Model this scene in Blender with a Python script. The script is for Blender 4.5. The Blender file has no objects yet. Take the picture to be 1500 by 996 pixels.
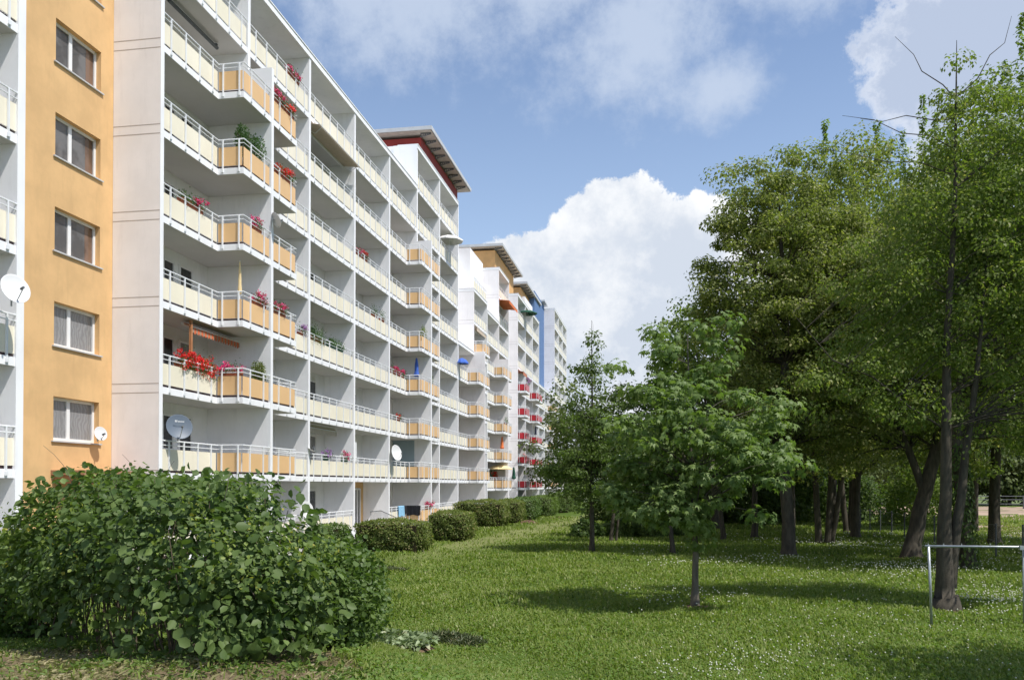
import bpy, math, random
import numpy as np
from mathutils import Vector
R = math.radians
sc = bpy.context.scene
col = sc.collection
rng = np.random.default_rng(7)
random.seed(7)

# ------------------------------------------------------------------ camera
YAW, PITCH = 0.16818, 0.01302
cam_d = bpy.data.cameras.new('camera'); cam = bpy.data.objects.new('camera', cam_d); col.objects.link(cam)
cam.location = (0, 0, 2.8); cam.rotation_euler = (math.pi/2+PITCH, 0, YAW)
cam_d.sensor_width = 36; cam_d.lens = 1252.2/1500*36; cam_d.shift_y = 195.36/1500+.0005
cam_d.clip_end = 3000; cam_d.clip_start = .1
sc.camera = cam
# ------------------------------------------------------------------ light
SUN_EL, SUN_TO_CAM = R(59), R(23)
sd = Vector((math.cos(SUN_EL)*math.cos(SUN_TO_CAM), -math.cos(SUN_EL)*math.sin(SUN_TO_CAM), math.sin(SUN_EL)))
sun_d = bpy.data.lights.new('sun', 'SUN'); sun_d.energy = 4.0; sun_d.angle = R(.55); sun_d.color = (1, .965, .91)
sun = bpy.data.objects.new('sun', sun_d); col.objects.link(sun)
sun.rotation_euler = sd.to_track_quat('Z', 'Y').to_euler(); sun.location = (30, -10, 60)
sc.view_settings.view_transform = 'Standard'; sc.view_settings.look = 'None'
sc.view_settings.exposure = .42; sc.view_settings.gamma = 1
SKY_STRENGTH = .125

class NT:
    """tiny helper to write node maths"""
    def __init__(s, nt): s.nt = nt
    def n(s, t, **k):
        x = s.nt.nodes.new(t)
        for a, b in k.items(): setattr(x, a, b)
        return x
    def put(s, sock, v):
        if isinstance(v, bpy.types.NodeSocket): s.nt.links.new(v, sock)
        elif v is not None: sock.default_value = v
    def m(s, op, a, b=None, c=None):
        x = s.n('ShaderNodeMath', operation=op)
        s.put(x.inputs[0], a); s.put(x.inputs[1], b)
        if c is not None: s.put(x.inputs[2], c)
        return x.outputs[0]
    def sstep(s, v, lo, hi):
        x = s.n('ShaderNodeMapRange', interpolation_type='SMOOTHSTEP')
        s.put(x.inputs[0], v); s.put(x.inputs[1], lo); s.put(x.inputs[2], hi); return x.outputs[0]
    def mix(s, f, a, b, mode='MIX'):
        x = s.n('ShaderNodeMix', data_type='RGBA', blend_type=mode)
        s.put(x.inputs[0], f)
        s.put(x.inputs[6], (*a, 1) if isinstance(a, tuple) and len(a) == 3 else a)
        s.put(x.inputs[7], (*b, 1) if isinstance(b, tuple) and len(b) == 3 else b)
        return x.outputs[2]
    def noise(s, vec, scale, detail=4, rough=.55, lac=2):
        x = s.n('ShaderNodeTexNoise'); s.put(x.inputs['Vector'], vec)
        x.inputs['Scale'].default_value = scale; x.inputs['Detail'].default_value = detail
        x.inputs['Roughness'].default_value = rough; x.inputs['Lacunarity'].default_value = lac
        return x.outputs[0]

world = bpy.data.worlds.new('World'); sc.world = world; world.use_nodes = True
def build_sky():
    nt = world.node_tree; nt.nodes.clear(); T = NT(nt)
    sky = T.n('ShaderNodeTexSky', sky_type='NISHITA'); sky.sun_disc = False
    sky.sun_elevation = SUN_EL; sky.sun_rotation = math.atan2(sd.x, sd.y); sky.air_density = 1.0; sky.dust_density = .6; sky.ozone_density = 1.2
    tc = T.n('ShaderNodeTexCoord'); d = tc.outputs['Generated']
    sep = T.n('ShaderNodeSeparateXYZ'); T.put(sep.inputs[0], d)
    az = T.m('ARCTAN2', sep.outputs[0], sep.outputs[1]); el = T.m('ARCSINE', sep.outputs[2])
    n1 = T.noise(d, 6, 10, .66); n2 = T.noise(d, 24, 8, .68); n3 = T.noise(d, 3.2, 5, .55)
    wob = T.m('ADD', T.m('MULTIPLY', T.m('SUBTRACT', n1, .5), 1.35), T.m('MULTIPLY', T.m('SUBTRACT', n2, .5), .85))
    def blob(a, e, ra, re):
        x = T.m('POWER', T.m('DIVIDE', T.m('SUBTRACT', az, R(a)), R(ra)), 2)
        y = T.m('POWER', T.m('DIVIDE', T.m('SUBTRACT', el, R(e)), R(re)), 2)
        return T.m('SUBTRACT', 1, T.m('SQRT', T.m('ADD', x, y)))
    def field(bl):
        f = None
        for b in bl:
            g = blob(*b); f = g if f is None else T.m('SMOOTH_MAX', f, g, .12)
        return f
    big = T.m('ADD', field(CUMULUS), T.m('MULTIPLY', wob, .5))
    am = T.sstep(big, .0, .075)
    thin = T.m('ADD', field(THIN), wob)
    at = T.m('MULTIPLY', T.sstep(thin, -.15, .8), .8)
    r2 = T.m('ADD', field(RIGHT), T.m('MULTIPLY', wob, .6))
    ar = T.m('MULTIPLY', T.sstep(r2, .0, .16), .9)
    # clouds elsewhere round the sky
    other = T.m('MULTIPLY', T.sstep(n3, .52, .66), T.sstep(T.m('ABSOLUTE', az), 1.0, 1.4))
    skyc = T.n('ShaderNodeVectorMath', operation='SCALE'); T.put(skyc.inputs[0], sky.outputs[0]); skyc.inputs[3].default_value = SKY_STRENGTH
    base = T.mix(1.0, skyc.outputs[0], SKY_TINT, 'MULTIPLY')
    # pale air near the horizon
    base = T.mix(T.m('MULTIPLY', T.m('SUBTRACT', 1, T.sstep(el, .0, .62)), .45), base, (.50, .62, .78))
    c = T.mix(at, base, (.46, .53, .65))
    c = T.mix(T.m('MULTIPLY', other, .8), c, (.7, .74, .8))
    rc = T.mix(T.sstep(T.m('ADD', r2, T.m('MULTIPLY', wob, .4)), .0, .35), (.60, .64, .72), (.40, .46, .58))
    c = T.mix(ar, c, rc)
    # the cumulus: bright heads, greyer hollows and base
    sh = T.m('ADD', T.m('MULTIPLY', T.sstep(el, R(17), R(9)), .45), T.m('MULTIPLY', T.sstep(T.m('SUBTRACT', n1, T.m('MULTIPLY', n2, .35)), .40, .22), .62))
    sh = T.m('MINIMUM', T.m('ADD', sh, T.m('MULTIPLY', T.sstep(T.m('ADD', n1, T.m('MULTIPLY', T.m('SUBTRACT', n2, .5), .3)), .60, .36), .40)), 1)
    cc = T.mix(sh, (.80, .805, .81), (.50, .55, .63))
    c = T.mix(am, c, cc)
    bg = T.n('ShaderNodeBackground'); T.put(bg.inputs[0], c); bg.inputs[1].default_value = 1.0
    out = T.n('ShaderNodeOutputWorld'); nt.links.new(bg.outputs[0], out.inputs[0])
# azimuth (deg from +Y towards +X), elevation, radii
CUMULUS = [(-2.6, 15.6, 5.0, 4.4), (-8.0, 13.0, 5.0, 3.8), (2.8, 14.6, 4.8, 4.0), (-1.5, 11.0, 10, 5.5), (6, 10, 9, 6), (-12, 9, 6, 4), (16, 9, 9, 6), (-2, 5, 12, 4)]
THIN = [(-17, 31, 12, 5.5), (-1, 27.5, 7, 5.5), (-6, 32, 8, 5), (10, 30, 6, 3), (-26, 34, 12, 6), (4, 24.5, 4, 2.5)]
RIGHT = [(21, 24, 9.5, 5.5), (32, 26, 12, 9), (20, 31, 9, 5), (22, 18, 8, 5)]
SKY_TINT = (1.0, .99, 1.02)
build_sky()

# ------------------------------------------------------------------ helpers
def tag(o, label=None, cat=None, group=None, kind=None):
    if label: o['label'] = label
    if cat: o['category'] = cat
    if group: o['group'] = group
    if kind: o['kind'] = kind
    return o
def empty(name, loc=(0, 0, 0), rz=0):
    o = bpy.data.objects.new(name, None); col.objects.link(o); o.location = loc; o.rotation_euler = (0, 0, rz); o.empty_display_size = .2
    return o
def place(name, me, parent=None, loc=(0, 0, 0), rz=0):
    o = bpy.data.objects.new(name, me); col.objects.link(o); o.parent = parent; o.location = loc; o.rotation_euler = (0, 0, rz)
    return o
class MB:
    def __init__(s): s.v = []; s.f = []; s.mi = []
    def add(s, vs, fs, mi=0):
        n = len(s.v); s.v += [tuple(v) for v in vs]; s.f += [tuple(i+n for i in f) for f in fs]; s.mi += [mi]*len(fs); return s
    def box(s, x0, x1, y0, y1, z0, z1, mi=0):
        return s.add([(x0,y0,z0),(x1,y0,z0),(x1,y1,z0),(x0,y1,z0),(x0,y0,z1),(x1,y0,z1),(x1,y1,z1),(x0,y1,z1)],
                     [(0,3,2,1),(4,5,6,7),(0,1,5,4),(1,2,6,5),(2,3,7,6),(3,0,4,7)], mi)
    def tube(s, pts, rad, n=6, mi=0, cap=True):
        pts = [Vector(p) for p in pts]
        if not hasattr(rad, '__len__'): rad = [rad]*len(pts)
        vs = []; fs = []; prev = None
        for i, p in enumerate(pts):
            t = (pts[min(i+1, len(pts)-1)]-pts[max(i-1, 0)]).normalized()
            a = prev if prev is not None else (Vector((1, 0, 0)) if abs(t.z) > .8 else Vector((0, 0, 1)))
            u = (a-t*a.dot(t)).normalized(); prev = u; w = t.cross(u)
            for j in range(n):
                q = 2*math.pi*j/n; vs.append(p+(u*math.cos(q)+w*math.sin(q))*rad[i])
        for i in range(len(pts)-1):
            for j in range(n):
                fs.append((i*n+j, i*n+(j+1) % n, (i+1)*n+(j+1) % n, (i+1)*n+j))
        if cap: fs += [tuple(range(n))[::-1], tuple((len(pts)-1)*n+j for j in range(n))]
        return s.add(vs, fs, mi)
    def lathe(s, prof, n=16, c=(0, 0, 0), ax=None, mi=0):
        ax = Vector(ax or (0, 0, 1)).normalized(); c = Vector(c)
        u = ax.orthogonal().normalized(); w = ax.cross(u); vs = []; fs = []
        for r, h in prof:
            for j in range(n):
                q = 2*math.pi*j/n; vs.append(c+ax*h+(u*math.cos(q)+w*math.sin(q))*r)
        for i in range(len(prof)-1):
            for j in range(n): fs.append((i*n+j, i*n+(j+1) % n, (i+1)*n+(j+1) % n, (i+1)*n+j))
        return s.add(vs, fs, mi)
    def mesh(s, name, *mats, smooth=False):
        me = bpy.data.meshes.new(name); me.from_pydata(s.v, [], s.f)
        for m in mats: me.materials.append(m)
        if len(mats) > 1: me.polygons.foreach_set('material_index', s.mi)
        if smooth: me.polygons.foreach_set('use_smooth', [True]*len(me.polygons))
        me.update(); return me
    def obj(s, name, *mats, parent=None, loc=(0, 0, 0), rz=0, smooth=False):
        return place(name, s.mesh(name, *mats, smooth=smooth), parent, loc, rz)
def np_mesh(name, V, F, mat, smooth=False):
    """V (n,3), F (m,k) constant k"""
    me = bpy.data.meshes.new(name); m, k = F.shape
    me.vertices.add(len(V)); me.vertices.foreach_set('co', V.astype(np.float32).ravel())
    me.loops.add(m*k); me.loops.foreach_set('vertex_index', F.astype(np.int32).ravel())
    me.polygons.add(m); me.polygons.foreach_set('loop_start', np.arange(0, m*k, k, dtype=np.int32))
    if smooth: me.polygons.foreach_set('use_smooth', np.ones(m, dtype=bool))
    me.materials.append(mat); me.update(calc_edges=True); return me

# ------------------------------------------------------------------ materials
def mat(name, c, rough=.8, var=.06, scale=3., bump=0., bscale=60., metal=0., spec=.3, dirt=0., stretch=None, isl=0.):
    m = bpy.data.materials.new(name); m.use_nodes = True; nt = m.node_tree; T = NT(nt)
    b = nt.nodes['Principled BSDF']; b.inputs['Roughness'].default_value = rough; b.inputs['Metallic'].default_value = metal
    b.inputs['Specular IOR Level'].default_value = spec
    geo = T.n('ShaderNodeNewGeometry'); pos = geo.outputs['Position']
    if stretch:
        mp = T.n('ShaderNodeMapping'); T.put(mp.inputs[0], pos); mp.inputs['Scale'].default_value = stretch; pos2 = mp.outputs[0]
    else: pos2 = pos
    n = T.noise(pos2, scale, 6, .6)
    lo = tuple(max(0, x*(1-var)) for x in c); hi = tuple(min(1, x*(1+var)) for x in c)
    cc = T.mix(T.sstep(n, .3, .7), lo, hi)
    if isl: cc = T.mix(1., cc, T.mix(geo.outputs['Random Per Island'], (1-isl, 1-isl, 1-isl*1.5), (1.0, 1.0, 1.0)), 'MULTIPLY')
    if dirt:
        mp = T.n('ShaderNodeMapping'); T.put(mp.inputs[0], pos); mp.inputs['Scale'].default_value = (2.2, 2.2, .35)
        dn = T.noise(mp.outputs[0], 1.6, 7, .65)
        cc = T.mix(T.m('MULTIPLY', T.sstep(dn, .5, .78), dirt), cc, tuple(x*.62 for x in c))
    T.put(b.inputs['Base Color'], cc)
    if bump:
        bn = T.noise(pos, bscale, 4, .6); bp = T.n('ShaderNodeBump'); bp.inputs['Strength'].default_value = bump; bp.inputs['Distance'].default_value = .01
        T.put(bp.inputs['Height'], bn); T.put(b.inputs['Normal'], bp.outputs[0])
    return m
def leaf_mat(name, c1, c2, c3=None, trans=.35, rough=.5, spec=.35, big=.35):
    m = bpy.data.materials.new(name); m.use_nodes = True; nt = m.node_tree; T = NT(nt)
    b = nt.nodes['Principled BSDF']; b.inputs['Roughness'].default_value = rough; b.inputs['Specular IOR Level'].default_value = spec
    geo = T.n('ShaderNodeNewGeometry'); rnd = geo.outputs['Random Per Island']
    n = T.noise(geo.outputs['Position'], big, 3, .5)
    f = T.m('ADD', T.m('MULTIPLY', rnd, .6), T.m('MULTIPLY', T.sstep(n, .35, .65), .4))
    cc = T.mix(f, c1, c2)
    if c3: cc = T.mix(T.sstep(rnd, .86, .97), cc, c3)
    T.put(b.inputs['Base Color'], cc)
    tr = T.n('ShaderNodeBsdfTranslucent'); T.put(tr.inputs[0], T.mix(1., cc, (1.25, 1.45, .55), 'MULTIPLY'))
    mx = T.n('ShaderNodeMixShader'); mx.inputs[0].default_value = trans
    nt.links.new(b.outputs[0], mx.inputs[1]); nt.links.new(tr.outputs[0], mx.inputs[2]); nt.links.new(mx.outputs[0], nt.nodes['Material Output'].inputs[0])
    return m
M = dict(
 white=mat('white_render', (.83, .83, .84), .85, .04, .7, .15, 90, dirt=.24),
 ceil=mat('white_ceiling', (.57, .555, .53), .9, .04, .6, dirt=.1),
 endw=mat('pale_concrete_panel', (.84, .81, .81), .85, .04, .8, .2, 80, dirt=.22),
 groove=mat('joint_grey', (.42, .38, .36), .9),
 orange=mat('orange_render', (.66, .42, .20), .85, .09, .9, .3, 120, dirt=.22),
 cream=mat('cream_panel', (.83, .765, .615), .55, .05, .8, spec=.4, dirt=.14, isl=.09),
 opanel=mat('orange_panel', (.78, .50, .25), .5, .04, .5, spec=.4, dirt=.1, isl=.08),
 rpanel=mat('red_panel', (.48, .022, .035), .5, .05, .5, spec=.4),
 metal=mat('white_lacquered_steel', (.76, .77, .78), .4, .03, 2, spec=.5, dirt=.12),
 steel=mat('galvanised_steel', (.42, .44, .45), .45, .16, 9, metal=.7, dirt=.25),
 grey=mat('dark_grey_steel', (.10, .105, .11), .6, .1, 5),
 redw=mat('red_boards', (.26, .035, .028), .7, .12, 1.2, dirt=.2),
 tanw=mat('tan_boards', (.62, .36, .15), .75, .1, 1.2, dirt=.2),
 bluew=mat('blue_render', (.11, .19, .36), .8, .06, 1.2, dirt=.1),
 soffit=mat('roof_soffit', (.40, .36, .31), .85, .12, 2.5, dirt=.2),
 roofm=mat('roof_sheet', (.50, .51, .52), .6, .06, 2),
 frame=mat('white_window_frame', (.78, .78, .78), .4, .02, spec=.5),
 sill=mat('metal_sill', (.50, .50, .50), .45, .05),
 brown=mat('brown_canopy', (.36, .20, .12), .6, .15),
 bark=mat('bark', (.070, .060, .045), .95, .35, 9, 1., 35, stretch=(1, 1, .25)),
 barkl=mat('pale_bark', (.125, .108, .086), .95, .35, 7, 1., 30, stretch=(1, 1, .3)),
 twig=mat('twig_bark', (.13, .10, .07), .95, .3, 9),
 darkcore=mat('dark_hedge_core', (.035, .030, .018), 1., .4, 12, spec=0),
 terra=mat('terracotta_box', (.38, .12, .06), .7), greenbox=mat('green_plant_box', (.03, .11, .06), .6),
 dwhite=mat('dish_white', (.72, .72, .72), .45, .03), dgrey=mat('dish_grey', (.12, .15, .19), .45, .05),
 blue=mat('blue_fabric', (.06, .14, .50), .85, .1, 6), creamf=mat('cream_fabric', (.78, .60, .32), .85, .08, 6), navy=mat('dark_fabric', (.03, .035, .06), .9, .15, 6),
 lblue=mat('light_blue_fabric', (.25, .48, .68), .9, .08), black=mat('black_fabric', (.015, .016, .02), .95, .2, 12),
 orangef=mat('orange_fabric', (.75, .20, .07), .85, .1, 5), beige=mat('beige_fabric', (.55, .45, .35), .85, .06, 5), whitef=mat('white_fabric', (.75, .74, .72), .85, .05, 4),
 greenf=mat('dark_green_fabric', (.02, .08, .05), .85, .1, 5),
 edge=mat('dark_gap_strip', (.075, .045, .045), .8),
 wood=mat('orange_wood', (.45, .20, .09), .6, .15, 6), soil=mat('soil', (.13, .085, .055), 1., .3, 9, .8, 30, spec=.1),
 teal=mat('blue_wall_paint', (.33, .42, .47), .85, .04, 1.),
)
def glass_mat(name, c, curtain=0):
    m = bpy.data.materials.new(name); m.use_nodes = True; T = NT(m.node_tree); b = m.node_tree.nodes['Principled BSDF']
    b.inputs['Roughness'].default_value = .04; b.inputs['IOR'].default_value = 1.5
    g = T.n('ShaderNodeNewGeometry'); pos = g.outputs['Position']
    if curtain:
        sp = T.n('ShaderNodeSeparateXYZ'); T.put(sp.inputs[0], pos)
        w = T.m('SINE', T.m('MULTIPLY', T.m('ADD', sp.outputs[1], T.m('MULTIPLY', T.noise(pos, 2, 2), .5)), 48.))
        T.put(b.inputs['Base Color'], T.mix(T.m('MULTIPLY', T.m('MULTIPLY_ADD', w, .5, .5), T.noise(pos, 3.1, 3)), tuple(x*.62 for x in c), c))
    else:
        T.put(b.inputs['Base Color'], T.mix(T.sstep(T.noise(pos, 1.1, 3), .4, .6), tuple(x*.5 for x in c), c))
    return m
M['glass'] = glass_mat('window_glass', (.06, .062, .065)); M['curtain'] = glass_mat('glass_before_curtain', (.33, .33, .335), 1); M['glassb'] = glass_mat('glass_before_brown_curtain', (.20, .125, .09)); M['glassg'] = glass_mat('grey_window_glass', (.15, .15, .155))
def stripe_mat():
    m = bpy.data.materials.new('striped_fabric'); m.use_nodes = True; T = NT(m.node_tree); b = m.node_tree.nodes['Principled BSDF']; b.inputs['Roughness'].default_value = .9
    g = T.n('ShaderNodeNewGeometry'); sp = T.n('ShaderNodeSeparateXYZ'); T.put(sp.inputs[0], g.outputs['Position'])
    w = T.m('GREATER_THAN', T.m('FRACT', T.m('MULTIPLY', sp.outputs[1], 4.2)), .45)
    T.put(b.inputs['Base Color'], T.mix(w, (.36, .24, .17), (.62, .14, .05))); return m
M['stripe'] = stripe_mat()
M['l_linden'] = leaf_mat('linden_leaves', (.130, .170, .040), (.265, .285, .095), (.46, .43, .22), spec=.2, trans=.45)
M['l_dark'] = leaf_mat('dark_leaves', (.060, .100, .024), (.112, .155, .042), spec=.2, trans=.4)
M['l_bright'] = leaf_mat('bright_leaves', (.135, .190, .040), (.235, .300, .080), spec=.2, trans=.45)
M['l_maple'] = leaf_mat('maple_leaves', (.110, .175, .046), (.220, .285, .100), rough=.5, spec=.25, trans=.4)
M['l_slim'] = leaf_mat('slim_tree_leaves', (.085, .130, .032), (.150, .205, .062), spec=.2, trans=.42)
M['l_cherry'] = leaf_mat('cherry_leaves', (.110, .162, .032), (.215, .262, .068), (.33, .32, .13), spec=.2, trans=.45)
M['l_far'] = leaf_mat('far_leaves', (.095, .125, .046), (.15, .18, .075), big=.12, spec=.1)
M['l_bush'] = leaf_mat('broad_bush_leaves', (.055, .100, .026), (.135, .190, .058), (.18,.25,.08), rough=.5, spec=.22, big=2.)
M['l_yel'] = leaf_mat('yellow_green_leaves', (.13, .20, .035), (.24, .29, .06), (.42, .38, .07), big=2.)
M['l_fine'] = leaf_mat('fine_shrub_leaves', (.055, .105, .024), (.13, .19, .045), big=2.)
M['l_hedge'] = leaf_mat('hedge_leaves', (.100, .140, .034), (.200, .235, .070), (.32, .27, .13), big=1.2, spec=.2, trans=.4)
M['l_red'] = leaf_mat('red_flowers', (.62, .012, .015), (.80, .03, .03), trans=.2)
M['l_pink'] = leaf_mat('pink_flowers', (.62, .03, .16), (.78, .07, .28), trans=.2)
M['l_purple'] = leaf_mat('purple_flowers', (.38, .15, .55), (.55, .25, .65), trans=.2)
M['l_plant'] = leaf_mat('plant_leaves', (.035, .09, .02), (.09, .17, .04))
M['l_cut'] = leaf_mat('cut_leaves', (.13, .18, .075), (.30, .36, .19), (.40, .40, .25), big=3., trans=.15)
M['l_hay'] = leaf_mat('wilting_grass', (.055, .075, .030), (.13, .155, .065), (.22, .20, .11), big=3., trans=.15)
M['l_grass'] = leaf_mat('grass_blades', (.130, .185, .030), (.250, .300, .078), (.36, .36, .17), big=.45, trans=.42, spec=.2)
M['l_clover'] = leaf_mat('clover_leaves', (.11, .19, .034), (.19, .28, .07), big=.6, trans=.4, spec=.2)
M['l_dry'] = leaf_mat('dry_blades', (.16, .17, .06), (.36, .30, .17), (.50, .44, .28), big=2.2, trans=.2, spec=.15)
M['l_flower'] = leaf_mat('clover_flowers', (.52, .52, .42), (.75, .74, .64), trans=.2)
M['l_weed'] = leaf_mat('weed_leaves', (.07, .13, .02), (.16, .22, .05), (.25, .24, .10), big=1.5)

# ------------------------------------------------------------------ ground
CY, SY = math.cos(YAW), math.sin(YAW)
def RD(r, d): return (r*CY-d*SY, r*SY+d*CY)          # metres to the right of / ahead of the standpoint -> world
def sm(x, a, b): t = np.clip((x-a)/(b-a), 0, 1); return t*t*(3-2*t)
def gz(X, Y):
    X = np.asarray(X, float); Y = np.asarray(Y, float)
    r = X*CY+Y*SY; d = -X*SY+Y*CY
    q = d+1.3*(r+2)*(r > -2)
    h = 1.45*(1-sm(q, 5.5, 17))*(1-sm(-r, 9, 16))
    h = h+.05*np.sin(X*.9+.3)*np.sin(Y*.7)+.03*np.sin(X*2.1)*np.sin(Y*1.7+1)
    h = h*(1-.9*sm(-X, 12.5, 14.5))
    h = h+ .5*sm(d, 70, 140)*0
    return h
def grid(x0, x1, y0, y1, step, dz=0., f=gz):
    xs = np.arange(x0, x1+step*.5, step); ys = np.arange(y0, y1+step*.5, step)
    X, Y = np.meshgrid(xs, ys); V = np.stack([X, Y, f(X, Y)+dz], -1).reshape(-1, 3); nx = len(xs)
    i = np.arange(len(ys)-1)[:, None]*nx+np.arange(nx-1)[None, :]; i = i.ravel()
    return V, np.stack([i, i+1, i+nx+1, i+nx], -1)
def ground_material():
    m = bpy.data.materials.new('lawn_ground'); m.use_nodes = True; T = NT(m.node_tree); b = m.node_tree.nodes['Principled BSDF']
    b.inputs['Roughness'].default_value = 1; b.inputs['Specular IOR Level'].default_value = .05
    g = T.n('ShaderNodeNewGeometry'); pos = g.outputs['Position']
    n1 = T.noise(pos, .35, 6, .6); n2 = T.noise(pos, 4, 6, .7); n3 = T.noise(pos, 30, 4, .7)
    c = T.mix(T.sstep(n1, .35, .65), (.060, .105, .018), (.105, .155, .032))
    c = T.mix(T.m('MULTIPLY', T.sstep(n2, .45, .75), .5), c, (.15, .165, .055))
    c = T.mix(T.m('MULTIPLY', T.sstep(n3, .35, .7), .45), c, (.035, .060, .010))
    sp = T.n('ShaderNodeSeparateXYZ'); T.put(sp.inputs[0], pos); X, Y = sp.outputs[0], sp.outputs[1]
    # mown, drier strip that runs along the hedges towards the far end
    path = T.m('SUBTRACT', 1, T.sstep(T.m('ABSOLUTE', T.m('ADD', X, T.m('MULTIPLY_ADD', Y, -.0875, 12.1))), .7, 2.6))
    path = T.m('MULTIPLY', path, T.sstep(Y, 22, 42)); path = T.m('MULTIPLY', path, T.sstep(n2, .25, .6))
    c = T.mix(T.m('MULTIPLY', path, .8), c, (.25, .25, .11))
    # bare, trodden bank by the big shrub
    rr = T.m('ADD', T.m('MULTIPLY', X, CY), T.m('MULTIPLY', Y, SY)); dd = T.m('SUBTRACT', T.m('MULTIPLY', Y, CY), T.m('MULTIPLY', X, SY))
    q = T.m('ADD', dd, T.m('MULTIPLY', T.m('MAXIMUM', T.m('ADD', rr, 1.8), 0), 3.2))
    bank = T.m('SUBTRACT', 1, T.sstep(T.m('ADD', q, T.m('MULTIPLY', T.m('SUBTRACT', n2, .5), 3.)), 8.2, 10.6))
    soil = T.mix(n3, (.12, .085, .055), (.30, .22, .145)); soil = T.mix(T.m('MULTIPLY', T.sstep(n2, .42, .62), .55), soil, (.13, .135, .05))
    c = T.mix(T.m('MULTIPLY', bank, .92), c, soil)
    T.put(b.inputs['Base Color'], c)
    bp = T.n('ShaderNodeBump'); bp.inputs['Strength'].default_value = .9; bp.inputs['Distance'].default_value = .04
    T.put(bp.inputs['Height'], T.m('ADD', n3, n2)); T.put(b.inputs['Normal'], bp.outputs[0])
    return m
M['lawn'] = ground_material()
def flatg(X, Y): return np.zeros_like(X)
V, F = grid(-60, 70, -20, 130, 1.0)
tag(place('lawn', np_mesh('lawn', V, F, M['lawn'], True)), kind='structure')
V, F = grid(-1200, 1200, -600, 1800, 100., -.09, flatg)
M['far'] = mat('far_ground', (.12, .15, .06), 1., .3, .02, spec=.05)
tag(place('ground', np_mesh('ground', V, F, M['far'])), kind='structure')
M['field'] = mat('brown_field', (.36, .27, .20), 1., .14, .12, .4, 6, spec=.05)
V, F = grid(19, 64, 42, 120, 3., .03); tag(place('bare_field', np_mesh('bare_field', V, F, M['field'], True)), kind='structure')
M['pave'] = mat('pavement', (.33, .32, .30), .95, .12, 1.5)
tag(MB().box(-15.85, -13.9, 12, 170, -.2, .06).obj('pavement', M['pave']), kind='structure')

# ------------------------------------------------------------------ the apartment blocks
FX, RX, Y0, BAY, FH, LZ = -15.9, -17.5, 25.32, 6.0, 2.8, .19
def yk(k): return Y0+BAY*k
def lz(n, dz=0.): return LZ+FH*n+dz
_cache = {}
def cached(key, fn):
    if key not in _cache: _cache[key] = fn()
    return _cache[key]
# a balcony's outline: local x = towards the lawn, local y = along the facade, from partition to partition
PATHS = {
 'full': [(0, .12), (0, 5.88)],
 'left': [(0, .12), (0, 3.70), (1, 3.70), (1, 5.88)],
 'right': [(1, .12), (1, 2.30), (0, 2.30), (0, 5.88)],
 'start': [(0, .12), (1, .12), (1, 2.9), (0, 2.9), (0, 5.88)],
 'startshort': [(0, .12), (1, .12), (1, 2.30), (0, 2.30), (0, 5.88)],
}
def seg_posts(L):
    n = max(1, round(L/.93)); st = L/n
    return [st*(i+.5) for i in range(n)] if L > 2 else ([L*.22, L*.86] if L < 1.2 else [L*.3, L*.85])
def railing_mesh(kind):
    b = MB(); P = PATHS[kind]
    out = [(x+.045, y) for x, y in P]
    pts = [(p[0], p[1]) for p in P]
    for h, r in ((1.27, .026), (1.12, .016)):
        b.tube([(x+.03, y, h) for x, y in pts], r, 6)
    for (x0, y0), (x1, y1) in zip(P, P[1:]):
        L = math.hypot(x1-x0, y1-y0); dx, dy = (x1-x0)/L, (y1-y0)/L; nx, ny = dy, -dx
        for s in seg_posts(L):
            px, py = x0+dx*s+nx*.035, y0+dy*s+ny*.035
            w = .024
            b.box(px-w, px+w, py-w, py+w, .03, 1.26)
            b.box(px-.035-abs(nx)*0, px+.035, py-.045, py+.045, .05, .15)
    return b.mesh('railing', M['metal'])
def panel_mesh(kind, accent, c):
    b = MB(); P = PATHS[kind]
    for (x0, y0), (x1, y1) in zip(P, P[1:]):
        L = math.hypot(x1-x0, y1-y0); is_a = not (abs(x0) < .01 and abs(x1) < .01)
        if is_a != accent: continue
        if x0 != x1 and x0 > x1 and False: continue
        dx, dy = (x1-x0)/L, (y1-y0)/L; nx, ny = dy, -dx
        cuts = [0.03]+seg_posts(L)+[L-.03]
        for a, e in zip(cuts, cuts[1:]):
            a += .008; e -= .008
            if e-a < .03: continue
            t = random.uniform(-.003, .003)
            q = []
            for s, o in ((a, 0), (e, 0), (e, .012), (a, .012)):
                q.append((x0+dx*s+nx*(o-.006+t), y0+dy*s+ny*(o-.006+t)))
            b.add([(x, y, .30) for x, y in q]+[(x, y, .99) for x, y in q], [(0,1,2,3),(7,6,5,4),(0,4,5,1),(1,5,6,2),(2,6,7,3),(3,7,4,0)])
    return b.mesh('panel', c)
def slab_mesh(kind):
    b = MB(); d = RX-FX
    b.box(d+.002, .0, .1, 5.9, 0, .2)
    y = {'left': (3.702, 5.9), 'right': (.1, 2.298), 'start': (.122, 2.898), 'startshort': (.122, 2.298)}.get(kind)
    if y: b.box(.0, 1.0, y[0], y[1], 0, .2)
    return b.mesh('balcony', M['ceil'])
def fascia_mesh(kind):
    b = MB(); P = [(p[0], p[1]) for p in PATHS[kind]]
    for (x0, y0), (x1, y1) in zip(P, P[1:]):
        if x0 == x1: b.box(x0+.002, x0+.03, min(y0, y1)-.02, max(y0, y1)+(.03 if (x0 > .5 and max(y0, y1) < 5) else .02), -.012, .215)
        else: b.box(.032 if kind != 'x' else 0, 1.0, y0-(.03 if x1 > x0 else 0), y0+(0 if x1 > x0 else .03), -.012, .215)
    return b.mesh('fascia', M['white'])
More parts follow.
